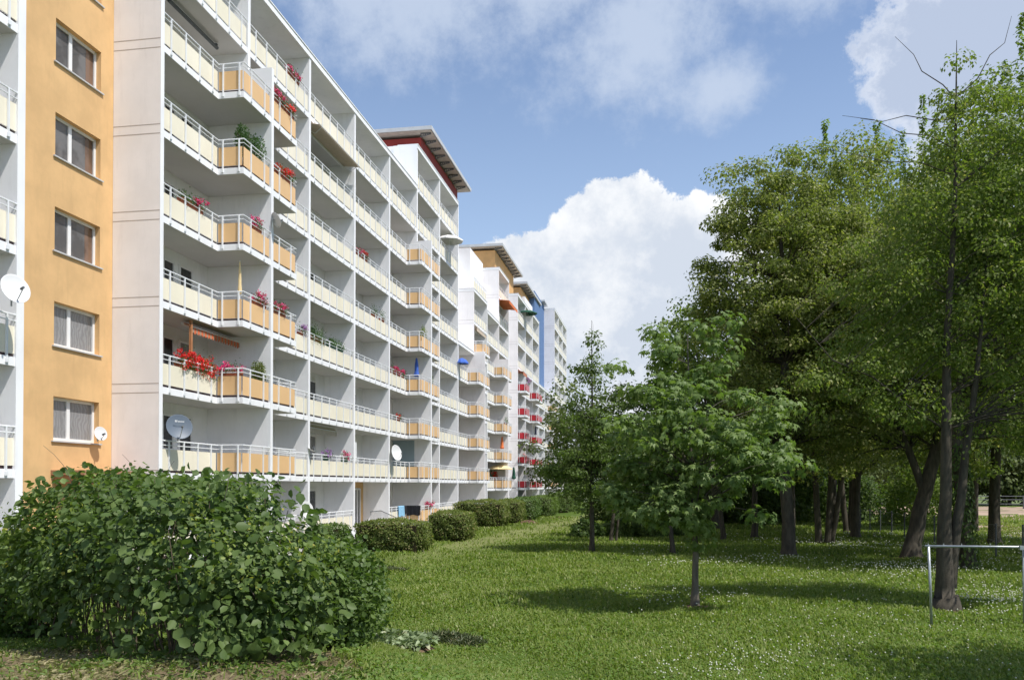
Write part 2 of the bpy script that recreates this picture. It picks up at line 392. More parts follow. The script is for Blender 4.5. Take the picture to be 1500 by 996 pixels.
def gap_strip_mesh(kind):  # dark strip added behind the open gap under the panels, so it reads shaded
    b = MB(); P = PATHS[kind]
    for (x0, y0), (x1, y1) in zip(P, P[1:]):
        if x0 == x1: b.box(x0-.05, x0-.03, min(y0, y1)-(.03 if x0 < .5 and y0 > 1 else 0), max(y0, y1)-(.03 if max(y0, y1) < 5 and x0 > .5 else 0), .202, .292)
        else:
            o = .03 if x1 > x0 else -.05
            b.box(-.03, .95, y0+o, y0+o+.02, .202, .292)
    return b.mesh('gap_strip', M['edge'])
def add_balcony(parent, k, n, kind, accent='opanel', rail=True, dz=0.):
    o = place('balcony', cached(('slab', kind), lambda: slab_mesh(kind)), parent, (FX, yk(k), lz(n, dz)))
    place('fascia', cached(('fascia', kind), lambda: fascia_mesh(kind)), o)
    place('gap_strip', cached(('fe', kind), lambda: gap_strip_mesh(kind)), o)
    if rail:
        place('railing', cached(('rail', kind), lambda: railing_mesh(kind)), o)
        place('panel', cached(('pan', kind), lambda: panel_mesh(kind, False, M['cream'])), o)
        if kind != 'full':
            place('accent_panel', cached(('acc', kind, accent), lambda: panel_mesh(kind, True, M[accent])), o)
    return o
def framed(w, h, bars, t=.09, dep=.07):
    """window frame in the plane x=0 looking to +x, width along y from 0"""
    b = MB(); b.box(0, dep, 0, t, 0, h); b.box(0, dep, w-t, w, 0, h); b.box(0, dep, t, w-t, 0, t); b.box(0, dep, t, w-t, h-t, h)
    for y in bars: b.box(0, dep-.004, y-t*.8, y+t*.8, t, h-t)
    return b
def window_part(parent, x, y, z, w, h, bars, g='glass', name='window', sill=False, dep=.07):
    o = place(name, cached(('w', w, h, tuple(bars), dep), lambda: framed(w, h, bars, dep=dep).mesh(name, M['frame'])), parent, (x, y, z))
    place('pane', cached(('p', w, h, g), lambda: MB().box(.01, .028, .06, w-.06, .06, h-.06).mesh('pane', M[g])), o)
    if sill: place('sill', cached(('s', w), lambda: MB().box(-.02, .30, -.09, w+.09, -.045, -.004).mesh('sill', M['sill'])), o)
    return o
def partition(parent, k, n0, n1, dz=0., wide=None, end=False, m='white'):
    """cross wall between loggias; wide = (n_low, z_high) where it carries on out to the projecting balconies"""
    b = MB(); y = yk(k); z0 = -.3 if n0 == 0 else lz(n0, dz)
    b.box(RX+.002, FX+.06, y-.1, y+.1, z0, lz(n1, dz))
    if wide: b.box(FX+.062, FX+1.06, y-.1, y+.1, z0, wide)
    o = b.obj('cross_wall', M[m], parent=parent)
    if end:
        gm = cached('joint', lambda: MB().box(RX+.004, FX+.07, -.004, 0, 0, .022).mesh('panel_joint', M['groove']))
        for n in range(max(n0, 1), n1+1):
            for dzz in (-.012, .285): place('panel_joint', gm, o, (0, y-.1, lz(n, dz)+dzz))
    return o
def loggia_bay(parent, k, n1, kinds=None, dz=0., accent='opanel', n0=0, doors=True, skip0=False, body='white', backdepth=9.):
    y = yk(k)
    MB().box(RX-backdepth, RX, y, y+BAY, -.3, lz(n1, dz)+.28).obj('wall', M[body], parent=parent)
    for n in range(n0, n1):
        kd = (kinds or {}).get(n, 'full')
        add_balcony(parent, k, n, kd, accent, rail=not (skip0 and n == 0), dz=dz)
        if doors and not (skip0 and n == 0):
            j = random.random()
            window_part(parent, RX+.002, y+1.95, lz(n, dz)+1.05, 1.5, 1.35, (.75,), 'glass' if j < .75 else 'curtain')
            window_part(parent, RX+.002, y+3.75, lz(n, dz)+.22, .95, 2.18, (), 'glass' if j < .6 else 'curtain', 'balcony_door')
    # roof slab over the top loggia
    b = MB(); b.box(RX+.002, FX+.10, y-.096, y+BAY-.104, lz(n1, dz)+.002, lz(n1, dz)+.26)
    b.box(RX+.3, FX+.13, y-.096, y+BAY-.104, lz(n1, dz)+.262, lz(n1, dz)+.31)
    b.obj('roof', M['white'], parent=parent)
def penthouse(parent, wmat, x, y0, y1, ztop, z0, rx, ry0, ry1, zroof, depth=7., sp=1.5):
    w = MB().box(x-depth, x, y0, y1, z0, ztop).obj('penthouse', wmat, parent=parent)
    MB().box(x-depth-.5, rx, ry0, ry1, zroof-.22, zroof).box(x-depth-.5, rx+.03, ry0-.03, ry0, zroof-.26, zroof+.03).box(rx, rx+.03, ry0, ry1, zroof-.26, zroof+.03).obj('roof', M['roofm'], parent=w)
    MB().box(x-depth-.4, rx-.06, ry0+.05, ry1-.05, zroof-.28, zroof-.223).obj('soffit', M['soffit'], parent=w)
    y = ry0+.5
    bm = cached(('brk', round(rx-x, 2), round(zroof-ztop, 2)), lambda: bracket(rx-x, zroof-ztop))
    while y < ry1-.2:
        place('bracket', bm, w, (x, y, zroof)); y += sp
def bracket(reach, drop):
    b = MB(); r = reach-.15
    b.tube([(0, 0, -.34), (r, 0, -.34)], .045, 4); b.tube([(0, 0, -.34-drop*.45), (r, 0, -.40)], .045, 4)
    n = 5
    for i in range(n):
        x0 = r*i/n; x1 = r*(i+.5)/n; lo = lambda x: -.34-drop*.45+(drop*.45-.06)*x/r
        b.tube([(x0, 0, lo(x0)), (x1, 0, -.34)], .03, 4)
    return b.mesh('bracket', M['grey'])

# --- block at the left edge with the orange stair tower
blkA = tag(empty('apartment_block', (FX, 16, 0)), 'block at the left edge with a tall orange rendered stair bay', 'building')
blkA.location = (0, 0, 0)
for k in (-3, -2): loggia_bay(blkA, k, 8)
partition(blkA, -3, 0, 8); partition(blkA, -2, 0, 8)
b = MB(); b.box(RX+.002, FX+.06, yk(-1)-.31, yk(-1)-.05, -.3, lz(8)+.3).obj('cross_wall', M['white'], parent=blkA)
# orange wall with real window openings
def orange_wall():
    ya, yb, zt = yk(-1)-.3, yk(0)-.104, lz(8)+.5
    wy0, wy1 = 22.50, 24.58
    b = MB(); th = .30
    zs = []
    for n in range(1, 8):
        zs.append((lz(n)+1.13, lz(n)+2.43))
    b.box(RX-th, RX, ya, wy0, -.3, zt); b.box(RX-th, RX, wy1, yb, -.3, zt)
    z = -.3
    for a, e in zs: b.box(RX-th, RX, wy0, wy1, z, a); z = e
    b.box(RX-th, RX, wy0, wy1, z, zt)
    b.obj('wall', M['orange'], parent=blkA)
    MB().box(RX-9, RX-th-.05, ya, yb, -.3, zt).obj('wall', M['ceil'], parent=blkA)
    for i, (a, e) in enumerate(zs):
        window_part(blkA, RX-.24, wy0, a, wy1-wy0, e-a, ((wy1-wy0)*.42,), {0: 'curtain', 1: 'curtain'}.get(i, 'glassg'), sill=True)
        if i > 1: place('curtain', cached('cur', lambda: MB().box(.0285, .031, 1.62, 1.98, .09, 1.21).mesh('curtain', M['glassb'])), blkA.children[-1])
orange_wall()
MB().box(RX+.002, RX+1.1, 22.4, 25.1, 3.10, 3.24).box(RX+.002, RX+.9, 22.5, 25.1, 2.85, 3.098).obj('entrance_canopy', M['brown'], parent=blkA)

# --- the long cream block with the red roof house
blkB = tag(empty('apartment_block'), 'long white block with cream balconies and a red roof house', 'building')
kL = {n: 'left' for n in range(1, 7)}; kR = {n: 'right' for n in range(1, 7)}
loggia_bay(blkB, 0, 8, kL); loggia_bay(blkB, 1, 8, kR); loggia_bay(blkB, 2, 8); loggia_bay(blkB, 3, 8, skip0=True)
kL0 = dict(kL); kL0[0] = 'left'; kR0 = dict(kR); kR0[0] = 'right'
loggia_bay(blkB, 4, 8, kL0); loggia_bay(blkB, 5, 9, kR0); loggia_bay(blkB, 6, 9)
partition(blkB, 0, 0, 8, end=True, m='endw'); partition(blkB, 1, 0, 8, wide=lz(6)+2.15); partition(blkB, 2, 0, 8); partition(blkB, 3, 0, 8); partition(blkB, 4, 0, 8)
partition(blkB, 5, 0, 9, wide=lz(6)+2.15); partition(blkB, 6, 0, 9); partition(blkB, 7, 0, 9)
MB().box(FX+.062, FX+.085, yk(0)-.1, yk(0)+.1, 0, lz(8)).obj('corner_strip', M['white'], parent=blkB)
penthouse(blkB, M['redw'], -18., 63.9, 76.1, 29.75, lz(9)+.28, -17., 63.2, 77.4, 30.3)
MB().box(-21.5, -19.0, 56.0, 60.2, lz(8)+.28, lz(8)+3.3).obj('penthouse', M['redw'], parent=blkB)
MB().box(-22, -18.6, 55.6, 60.6, lz(8)+3.3, lz(8)+3.6).obj('roof', M['roofm'], parent=blkB)
# ground floor entrance of bay 3: orange return wall and glazed door
y = yk(3)
MB().box(RX+.002, RX+.06, y+.11, y+4.35, lz(0)+.2, lz(1)-.002).box(RX+.002, RX+.06, y+5.45, y+5.89, lz(0)+.2, lz(1)-.002).box(RX+.002, RX+.06, y+4.35, y+5.45, lz(0)+2.45, lz(1)-.002).obj('entrance_wall', M['orange'], parent=blkB)
window_part(blkB, RX+.003, y+4.37, lz(0)+.22, 1.06, 2.2, (.53,), 'glassg', 'door')
MB().box(RX+.002, RX+1.25, yk(4)+.102, yk(4)+.12, lz(1)+.2, lz(2)-.003).obj('painted_wall', M['teal'], parent=blkB)
MB().box(RX+.002, FX-.1, yk(5)-.12, yk(5)-.102, lz(1)+.2, lz(2)-.003).obj('painted_wall', M['teal'], parent=blkB)

# --- stepped block, tan roof houses, red balconies
D = -.72
blkC = tag(empty('apartment_block'), 'stepped white block with orange balcony stacks under the nearer tan roof house', 'building')
k8 = {n: 'left' for n in range(1, 5)}; k8r = {n: 'right' for n in range(1, 5)}; k8r[5] = 'startshort'
loggia_bay(blkC, 7, 5, k8, skip0=True); loggia_bay(blkC, 8, 7, k8r)
MB().box(RX-9, RX-.01, yk(7), yk(8), lz(5)+.3, lz(8)).obj('wall', M['white'], parent=blkC)
MB().box(RX-9, RX-1.2, yk(8), yk(9), lz(7)+.3, lz(9)-.4).obj('wall', M['white'], parent=blkC)
for n in (7, 8):
    for yy in (.8, 3.4): window_part(blkC, RX-1.198, yk(8)+yy, lz(n)+.9, 1.5, 1.35, (.75,))
partition(blkC, 8, 0, 7, end=True, m='endw', wide=lz(5)+.3); partition(blkC, 9, 0, 7)
o = place('balcony', cached(('slab', 'full'), lambda: slab_mesh('full')), blkC, (FX, yk(8), lz(7)+.05)); place('railing', cached(('rail', 'full'), None), o); place('panel', cached(('pan', 'full'), None), o)
k10 = {n: 'left' for n in range(1, 6)}; k10r = {n: 'right' for n in range(1, 6)}
loggia_bay(blkC, 9, 7, k10, dz=D); loggia_bay(blkC, 10, 9, k10r, dz=D)
MB().box(RX-9, RX-.01, yk(9), yk(10), lz(7, D)+.3, lz(9)).obj('wall', M['white'], parent=blkC)
partition(blkC, 10, 0, 9, dz=D, end=True, m='endw', wide=lz(5, D)+2.1); partition(blkC, 11, 0, 9, dz=D)
penthouse(blkC, M['tanw'], -18.3, 96.1, 108.9, 29.75, lz(8), -17.3, 95.4, 110.4, 30.3)

blkD = tag(empty('apartment_block'), 'white block with stacks of small red balconies under the farther tan roof house', 'building')
MB().box(RX-9, RX, yk(11), yk(12), -.3, lz(9, D)).obj('wall', M['endw'], parent=blkD)
r12 = {n: 'start' for n in range(0, 6)}; r13 = {n: 'left' for n in range(0, 6)}; r14 = {n: 'right' for n in range(0, 6)}
loggia_bay(blkD, 12, 9, r12, dz=D, accent='rpanel'); loggia_bay(blkD, 13, 9, r13, dz=D, accent='rpanel'); loggia_bay(blkD, 14, 9, r14, dz=D, accent='rpanel')
partition(blkD, 12, 0, 9, dz=D, end=True, m='endw'); partition(blkD, 13, 0, 9, dz=D); partition(blkD, 14, 0, 9, dz=D); partition(blkD, 15, 0, 9, dz=D)
penthouse(blkD, M['tanw'], -18.3, 114.8, 127.4, 29.75, lz(8), -17.3, 114.0, 128.6, 30.3)

blkE = tag(empty('apartment_block'), 'farthest white block with a blue rendered stair wall', 'building')
MB().box(RX-9, RX-.3, yk(15), 122.6, lz(5), 28.6).obj('wall', M['white'], parent=blkE)
MB().box(RX-9, RX+.004, 122.6, yk(18), lz(5), 31.0).obj('wall', M['bluew'], parent=blkE)
MB().box(-25, -17.0, 130.2, 134.6, 31.05, 31.3).obj('roof', M['roofm'], parent=blkE)
kk = {n: 'left' for n in range(0, 6)}; kr = {n: 'right' for n in range(0, 6)}
loggia_bay(blkE, 15, 6, None, dz=D); loggia_bay(blkE, 16, 6, kk, dz=D); loggia_bay(blkE, 17, 6, kr, dz=D)
for k in (16, 17): partition(blkE, k, 0, 6, dz=D)
for k in range(18, 21): loggia_bay(blkE, k, 11, None, dz=D)
for k in range(18, 22): partition(blkE, k, 0, 11, dz=D, end=(k == 18), m='endw' if k == 18 else 'white')

# ------------------------------------------------------------------ foliage
def unit(v): return v/np.maximum(1e-9, np.linalg.norm(v, axis=-1, keepdims=True))
SH = {
 'quad': (np.array([(0, 0, 0), (-.34, .5, .10), (0, 1, 0), (.34, .5, .10)]), [(0, 2, 1), (0, 3, 2)]),
 'oval': (np.array([(0, 0, 0), (-.30, .22, .10), (-.36, .58, .11), (0, 1, -.04), (.36, .58, .11), (.30, .22, .10)]), [(0, 3, 2, 1), (0, 5, 4, 3)]),
 'maple': (np.array([(0, 0, 0), (-.12, .12, .0), (-.48, .22, -.10), (-.26, .42, .03), (-.44, .80, -.12), (-.13, .66, .03), (0, 1.08, -.14), (.13, .66, .03), (.44, .80, -.12), (.26, .42, .03), (.48, .22, -.10), (.12, .12, 0)]),
           [(0, 1, 11), (1, 2, 3), (1, 3, 11), (3, 9, 11), (9, 10, 11), (3, 4, 5), (3, 5, 9), (5, 7, 9), (7, 8, 9), (5, 6, 7)]),
 'blade': (np.array([(-.05, 0, 0), (.05, 0, 0), (.03, .6, .06), (0, 1, .20), (-.03, .6, .06)]), None),
}
def leaves(name, P, size, nrm, mat_, shape='quad', axis=None, width=1.):
    """one mesh of many separate leaves; nrm = face normals, axis = direction of the leaf tip (else random)"""
    S, Fs = SH[shape]; N = len(P)
    nrm = unit(nrm)
    if axis is None: axis = rng.normal(size=(N, 3))
    ax = unit(axis-nrm*(axis*nrm).sum(-1, keepdims=True)); sx = np.cross(ax, nrm)
    L = (np.asarray(size)*np.ones(N))[:, None, None]
    W = np.asarray(width)
    V = P[:, None, :]+L*(S[None, :, 0:1]*W*sx[:, None, :]+S[None, :, 1:2]*ax[:, None, :]+S[None, :, 2:3]*nrm[:, None, :])
    k = len(Fs[0]); F = (np.array(Fs)[None]+np.arange(N)[:, None, None]*len(S)).reshape(-1, k)
    return np_mesh(name, V.reshape(-1, 3), F, mat_)
def clump_leaves(C, r, n, flat=.6, shell=.5):
    """leaf points round clump centres C with radii r"""
    N = len(C)*n; idx = np.repeat(np.arange(len(C)), n)
    u = unit(rng.normal(size=(N, 3))); t = rng.random((N, 1))**(shell*.66)
    off = u*t*r[idx][:, None]; off[:, 2] *= flat
    return C[idx]+off, u, idx
def crown_points(ell, n, shell=.35, seed_noise=.12):
    out = []
    vol = np.array([e[3]*e[4]*e[5] for e in ell]); cnt = np.maximum(3, (n*vol/vol.sum()).astype(int))
    for e, c in zip(ell, cnt):
        u = unit(rng.normal(size=(c, 3))); t = rng.random((c, 1))**shell
        t = t*(1+rng.normal(size=(c, 1))*seed_noise*.5)
        out.append(np.array(e[:3])+u*t*np.array(e[3:6]))
    return np.concatenate(out)
def limb(b, a, c, ra, rc, wob=.12, n=5, sides=5):
    a = np.array(a, float); c = np.array(c, float); L = np.linalg.norm(c-a); pts = []
    mid = rng.normal(size=3)*L*wob; mid[2] = abs(mid[2])*.4-L*.05
    for i in range(n+1):
        t = i/n; p = a+(c-a)*t+mid*math.sin(math.pi*t)*.7; p[2] += L*.10*math.sin(math.pi*t); pts.append(tuple(p))
    b.tube(pts, [ra+(rc-ra)*(i/n)**.8 for i in range(n+1)], sides, cap=False); return pts
def tree(name, base, trunks, ell, nclump, nleaf, lsize, lmat, label, cat='tree', group=None, clr=.7, bark='bark', shape='quad', flat=.6, droop=.2, shell=.35, twig=.022, limbs=True, lshell=.5, extra=None, up=.55, lens=.85, zmin=None, skip=2):
    """trunks: list of (points relative to base, radii). ell: crown ellipsoids relative to base."""
    bx, by = base; bz = float(gz(bx, by)); root = tag(empty(name, (bx, by, bz)), label, cat, group)
    b = MB(); TP = []
    for pts, rr in trunks:
        P = []; n = len(pts)
        # resample smoothly
        for i in range(n-1):
            for s in range(3):
                t = s/3; p = np.array(pts[i])*(1-t)+np.array(pts[i+1])*t; P.append((p, rr[i]*(1-t)+rr[i+1]*t))
        P.append((np.array(pts[-1], float), rr[-1]))
        P = [(p+(rng.normal(size=3)*np.array([1, 1, 0])*.10*r if 0 < i < len(P)-1 else 0), r) for i, (p, r) in enumerate(P)]
        if pts[0][2] <= 0: # root flare
            P = [(P[0][0]+np.array([0, 0, -.25]), rr[0]*1.7), (P[0][0]+np.array([0, 0, .05]), rr[0]*1.35), (P[0][0]+np.array([0, 0, .30]), rr[0]*1.08)]+P[1:]
        b.tube([tuple(p) for p, r in P], [r for p, r in P], 9, cap=False); TP += P
    b.obj('trunk', M[bark], parent=root, smooth=True)
    C = crown_points(ell, nclump, shell)
    if zmin is not None: C = C[C[:, 2] > zmin]
    rad = clr*(.6+.8*rng.random(len(C)))
    if limbs:
        lb = MB(); hi = [(p, r) for p, r in TP if p[2] > .28*max(q[2] for q, _ in TP)]
        HP = np.array([p for p, _ in hi]); HR = [r for _, r in hi]
        for i in range(0, len(C), skip):
            c = C[i]; hd = np.linalg.norm(HP[:, :2]-c[:2], axis=1); cost = np.abs(HP[:, 2]-(c[2]-hd*.55))+.15*hd+rng.random(len(HP))*.9
            j = int(np.argmin(cost)); a = HP[j]
            limb(lb, a, c, min(HR[j]*.5, twig*2.4), twig*.3, .1, 4, 4)
        lb.obj('branches', M[bark], parent=root)
    P, u, idx = clump_leaves(C, rad, nleaf, flat, lshell)
    if extra is not None: P = np.concatenate([P, extra[0]]); u = np.concatenate([u, extra[1]])
    N = len(P); nr = u*lens+rng.normal(size=(N, 3))*.36+np.array([0, 0, up*.8])
    axis = u+np.array([0, 0, -droop])*2+rng.normal(size=(N, 3))*.5
    place('crown', leaves('crown', P, lsize*(.65+.7*rng.random(N)), nr, M[lmat], shape, axis), root)
    return root
def tr(h, r, lean=(0, 0), bend=.3, r1=None, x0=0, y0=0):
    return ([(x0, y0, 0), (x0+lean[0]*.25+random.uniform(-bend, bend)*.3, y0+lean[1]*.25, h*.3), (x0+lean[0]*.6+random.uniform(-bend, bend)*.5, y0+lean[1]*.6+random.uniform(-bend, bend)*.4, h*.65), (x0+lean[0], y0+lean[1], h)], [r, r*.82, r*.5, r1 or r*.12])

WOOD = 'trees of the little wood on the right'
# young maple in the middle of the lawn
mp_ell = [(0, 0, 3.9, 2.0, 2.0, 1.6), (-.9, 0, 3.0, 1.3, 1.6, 1.2), (1.0, -.2, 3.3, 1.45, 1.6, 1.2), (-.75, .1, 5.6, .75, .75, 1.15), (.45, 0, 5.6, .7, .7, 1.1), (-1.5, 0, 5.2, .5, .6, .5), (1.9, 0, 4.3, .7, .7, .55), (-.1, -.3, 2.3, 1.3, 1.3, .7), (.05, -.4, 1.95, .35, .4, .6), (-1.2, -.3, 2.5, .9, .8, .5)]
tree('maple_tree', (.84, 19.9), [([(0, 0, 0), (.02, 0, 1.2), (-.03, .02, 2.6), (-.1, 0, 4.2), (-.15, 0, 6.2)], [.085, .07, .055, .035, .01])], mp_ell, 175, 50, .15, 'l_maple',
     'young maple with large pale-backed leaves standing alone in the middle of the lawn', clr=.38, shape='maple', flat=.5, droop=.45, shell=.45, twig=.011, up=.75, bark='barkl')
# slim young trees left of it
tree('young_tree', (-2.69, 35.75), [([(0, 0, 0), (0, 0, 2.5), (.03, 0, 5.5), (0, 0, 9.7)], [.11, .085, .05, .006])],
     [(0, 0, 9.0, .30, .30, .75), (0, 0, 7.6, .85, .85, 1.5), (0, 0, 5.4, 1.5, 1.5, 1.5), (-.3, 0, 3.7, 2.0, 1.8, 1.2), (0, 0, 2.4, 1.8, 1.6, .7), (.8, 0, 6.3, .9, .9, .5), (-1.3, 0, 3.2, 1.1, 1.1, .6)], 170, 75, .115, 'l_slim',
     'tall slim young tree with an airy pointed crown, nearest to the red balconies', clr=.48, flat=.4, shell=.6, twig=.014, group=None)
tree('young_tree', (-2.2, 41.7), [tr(6, .09, (.2, 0)), tr(5.5, .06, (.5, 0), x0=.25)], [(0, 0, 4.2, 1.8, 1.6, 2.0), (.8, 0, 5.3, 1.2, 1.2, 1.2)], 60, 60, .13, 'l_slim',
     'twin-stemmed young tree just behind the tall slim one', clr=.55, shell=.5, twig=.014)
tree('young_tree', (.62, 35.95), [tr(6.5, .10, (-.2, 0))], [(-.3, 0, 4.9, 2.2, 2.0, 2.3), (-1.0, 0, 6.4, 1.2, 1.2, 1.0), (1.0, 0, 3.9, 1.6, 1.6, 1.5)], 90, 80, .14, 'l_dark',
     'dark young tree half hidden behind the lone maple', clr=.6, shell=.45, twig=.016)
# the wood
tree('linden_tree', (5.04, 34.66), [tr(14, .26, (-.3, 0))], [(-.1, 0, 9.8, 3.3, 3.0, 5.4), (-2.1, 0, 9.6, 1.6, 1.8, 4.0), (1.5, 0, 9.0, 2.0, 2, 4.0), (-1.3, 0, 13.9, 1.7, 1.5, 2.1), (.9, 0, 14.3, 1.9, 1.5, 2.0), (-1.5, 0, 5.3, 2.0, 2.0, 1.5), (1.2, .3, 4.9, 2.0, 2, 1.3)], 520, 170, .12, 'l_linden',
     'rounded linden in pale bloom at the left end of the wood', group=WOOD, clr=.62, shell=.32, twig=.02, flat=.48)
tree('tall_tree', (7.9, 43.06), [tr(17, .15, (-.9, 0), x0=-.25), tr(15, .16, (.9, .2), x0=.2), tr(11, .14, (1.9, 0), x0=.35)], [(0, 0, 10.8, 4.0, 4.0, 6.4), (-1.2, 0, 16, 2.2, 2.2, 3.2), (1.8, 0, 16.3, 2.4, 2.4, 3.2), (0, -.5, 4.8, 3.2, 2.6, 1.5)], 280, 130, .16, 'l_linden',
     'tall tree with several trunks fanning from one base', group=WOOD, clr=.95, shell=.35, twig=.03, zmin=3.3)
tree('tall_tree', (10.36, 47.79), [tr(16, .24, (.5, 0)), ([(0, 0, 3.2), (1.6, 0, 4.6), (3.2, 0, 5.4), (5, 0, 6.4)], [.14, .11, .08, .03])], [(0, 0, 13.4, 4.4, 4.4, 7.8), (2.5, 0, 12.5, 3.4, 3.0, 6), (3.0, 0, 6.0, 3.0, 3.0, 2.2), (-.5, -.5, 5.0, 3.2, 2.6, 1.5)], 280, 130, .16, 'l_linden',
     'tall tree with a dark straight trunk and one long limb reaching right over the fence', group=WOOD, clr=1.0, shell=.35, twig=.03, zmin=3.4)
def spikes(cx, cy, lst, per=300):
    P = []; U = []
    for dx, dy, z0, z1, w in lst:
        n = int(per*.45*(z1-z0)/3); t = rng.random(n); a = rng.random(n)*2*np.pi; rr = w*(1-t*.8)*np.sqrt(rng.random(n))*(.65+.5*np.sin(t*(z1-z0)*4.2+dx*7))
        P.append(np.stack([dx+np.cos(a)*rr, dy+np.sin(a)*rr, z0+(z1-z0)*t+rng.normal(size=n)*.05], -1)); U.append(np.stack([np.cos(a), np.sin(a), 1.1+0*a], -1))
    return np.concatenate(P), np.concatenate(U)
sp = spikes(0, 0, [(-1.4, 0, 17, 24.3, .7), (-.8, .3, 17, 22.9, .7), (.1, 0, 17, 22.3, .7), (1.5, 0, 17, 24.0, .75), (2.2, .2, 17, 22.9, .8), (2.9, 0, 16, 23.3, 1.0), (4.0, 0, 17, 25.3, .8), (4.7, 0, 17, 24.2, .8), (5.6, 0, 17, 24.6, .8), (-2.6, 0, 16, 21.6, .7), (-3.8, 0, 16, 20.6, .7), (-6.0, 0, 13, 20.4, .6)], 760)
tree('silver_maple', (11.2, 52.5), [tr(15, .24, (.5, 0)), tr(15, .18, (-2, 0), x0=-.3)], [(0, 0, 13, 5.0, 3.5, 5.6), (2.5, 0, 16, 3.4, 2.5, 4.0), (-1.5, 0, 15.5, 2.5, 2.5, 3.6)], 220, 120, .17, 'l_bright',
     'bright green tree behind the wood with upright spiky shoots against the sky', group=WOOD, clr=1.0, shell=.35, twig=.03, extra=sp, zmin=5)
tree('leaning_tree', (9.78, 35.47), [([(0, 0, 0), (.25, 0, 1.8), (.9, 0, 4.2), (1.7, 0, 8), (2.3, 0, 14)], [.34, .28, .24, .16, .03]), ([(.45, 0, 2.6), (-.4, 0, 5), (-1.4, 0, 8), (-1.8, 0, 12)], [.16, .13, .09, .03])], [(.6, 0, 10.4, 3.8, 3.6, 5.4), (2.0, 0, 11.2, 3.0, 3, 4.6), (-1.8, 0, 9, 2.4, 2.4, 3.6), (-1.5, 0, 5.4, 2.6, 2.4, 1.8), (1.6, 0, 5.6, 2.6, 2.4, 2.0)], 380, 140, .13, 'l_linden',
     'thick dark trunk leaning right, its crown filling the middle of the wood', group=WOOD, clr=.85, shell=.35, twig=.024, zmin=3.3)
tree('ivy_tree', (10.02, 30.12), [([(0, 0, 0), (-.1, 0, 2.0), (-.35, 0, 4.2), (0, 0, 8), (.6, 0, 13)], [.26, .22, .20, .13, .03])], [(1.0, 0, 9.6, 3.4, 3.4, 5.0), (3.0, 0, 9.0, 2.6, 3, 5.2), (-.4, 0, 10.8, 2.0, 2.0, 3.6), (3.2, 0, 12.2, 1.8, 2, 2.2), (1.3, 0, 13.6, 2.2, 2, 2.9), (2.4, 0, 5.2, 2.8, 2.8, 1.8), (-1.5, 0, 6.2, 2.0, 2, 1.6)], 330, 150, .125, 'l_cherry',
     'dark ivy-clad trunk right behind the frontmost tree', group=WOOD, clr=.75, shell=.35, twig=.02, zmin=2.9)
ivP = []; a = rng.random(1500)*2*np.pi; h = rng.random(1500)*4.2; cxs = -.02-h*.08
ivP = np.stack([10.02+cxs+np.cos(a)*(.30+.12*rng.random(1500)), 30.12+np.sin(a)*(.30+.1*rng.random(1500)), h], -1)
iv = tag(place('ivy', leaves('ivy', ivP, .13, np.stack([np.cos(a), np.sin(a), .3+0*a], -1)+rng.normal(size=(1500, 3))*.3, M['l_dark'], 'quad', np.tile([0, 0, -1.], (1500, 1)))), 'dark ivy climbing the trunk behind the frontmost tree', 'ivy')
sp2 = spikes(0, 0, [(1.4, 0, 19, 25.5, .9), (.6, 0, 18, 23.2, .8), (2.1, 0, 19, 24.4, .8), (-.8, 0, 18, 22.2, .7), (3.5, 0, 18, 24, .8)], 760)
tree('tall_tree', (15.99, 44.43), [tr(17, .27, (.5, 0))], [(-1, 0, 11.8, 4.6, 4, 6.8), (1.5, 0, 14.5, 4, 4, 6.2), (5, 0, 11, 4.0, 4, 7.0), (0, 0, 5.2, 5, 4, 2.4), (6, 0, 5, 4, 4, 2.6)], 300, 130, .17, 'l_bright',
     'tallest bright tree at the right edge beyond the fence', group=WOOD, clr=1.0, shell=.35, twig=.03, extra=sp2, zmin=2.9)
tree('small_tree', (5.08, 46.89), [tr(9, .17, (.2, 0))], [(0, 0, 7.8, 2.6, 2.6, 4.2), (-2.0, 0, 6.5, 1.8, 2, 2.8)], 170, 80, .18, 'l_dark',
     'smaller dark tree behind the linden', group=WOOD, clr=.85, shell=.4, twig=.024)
sp3 = None
tree('silver_maple', (3.3, 44.5), [tr(10, .13, (-1.4, 0))], [(-2.6, 0, 10.4, 1.1, 1, 1.1), (-2.9, 0, 8.6, 1.3, 1, .9), (-1.5, 0, 9.4, 1.6, 1.5, 2.4), (-1.6, 0, 11.8, .8, .8, .9)], 60, 52, .19, 'l_bright',
     'pale green feathery branches sticking out left of the linden', group=WOOD, clr=.55, shell=.6, twig=.02, flat=.35)
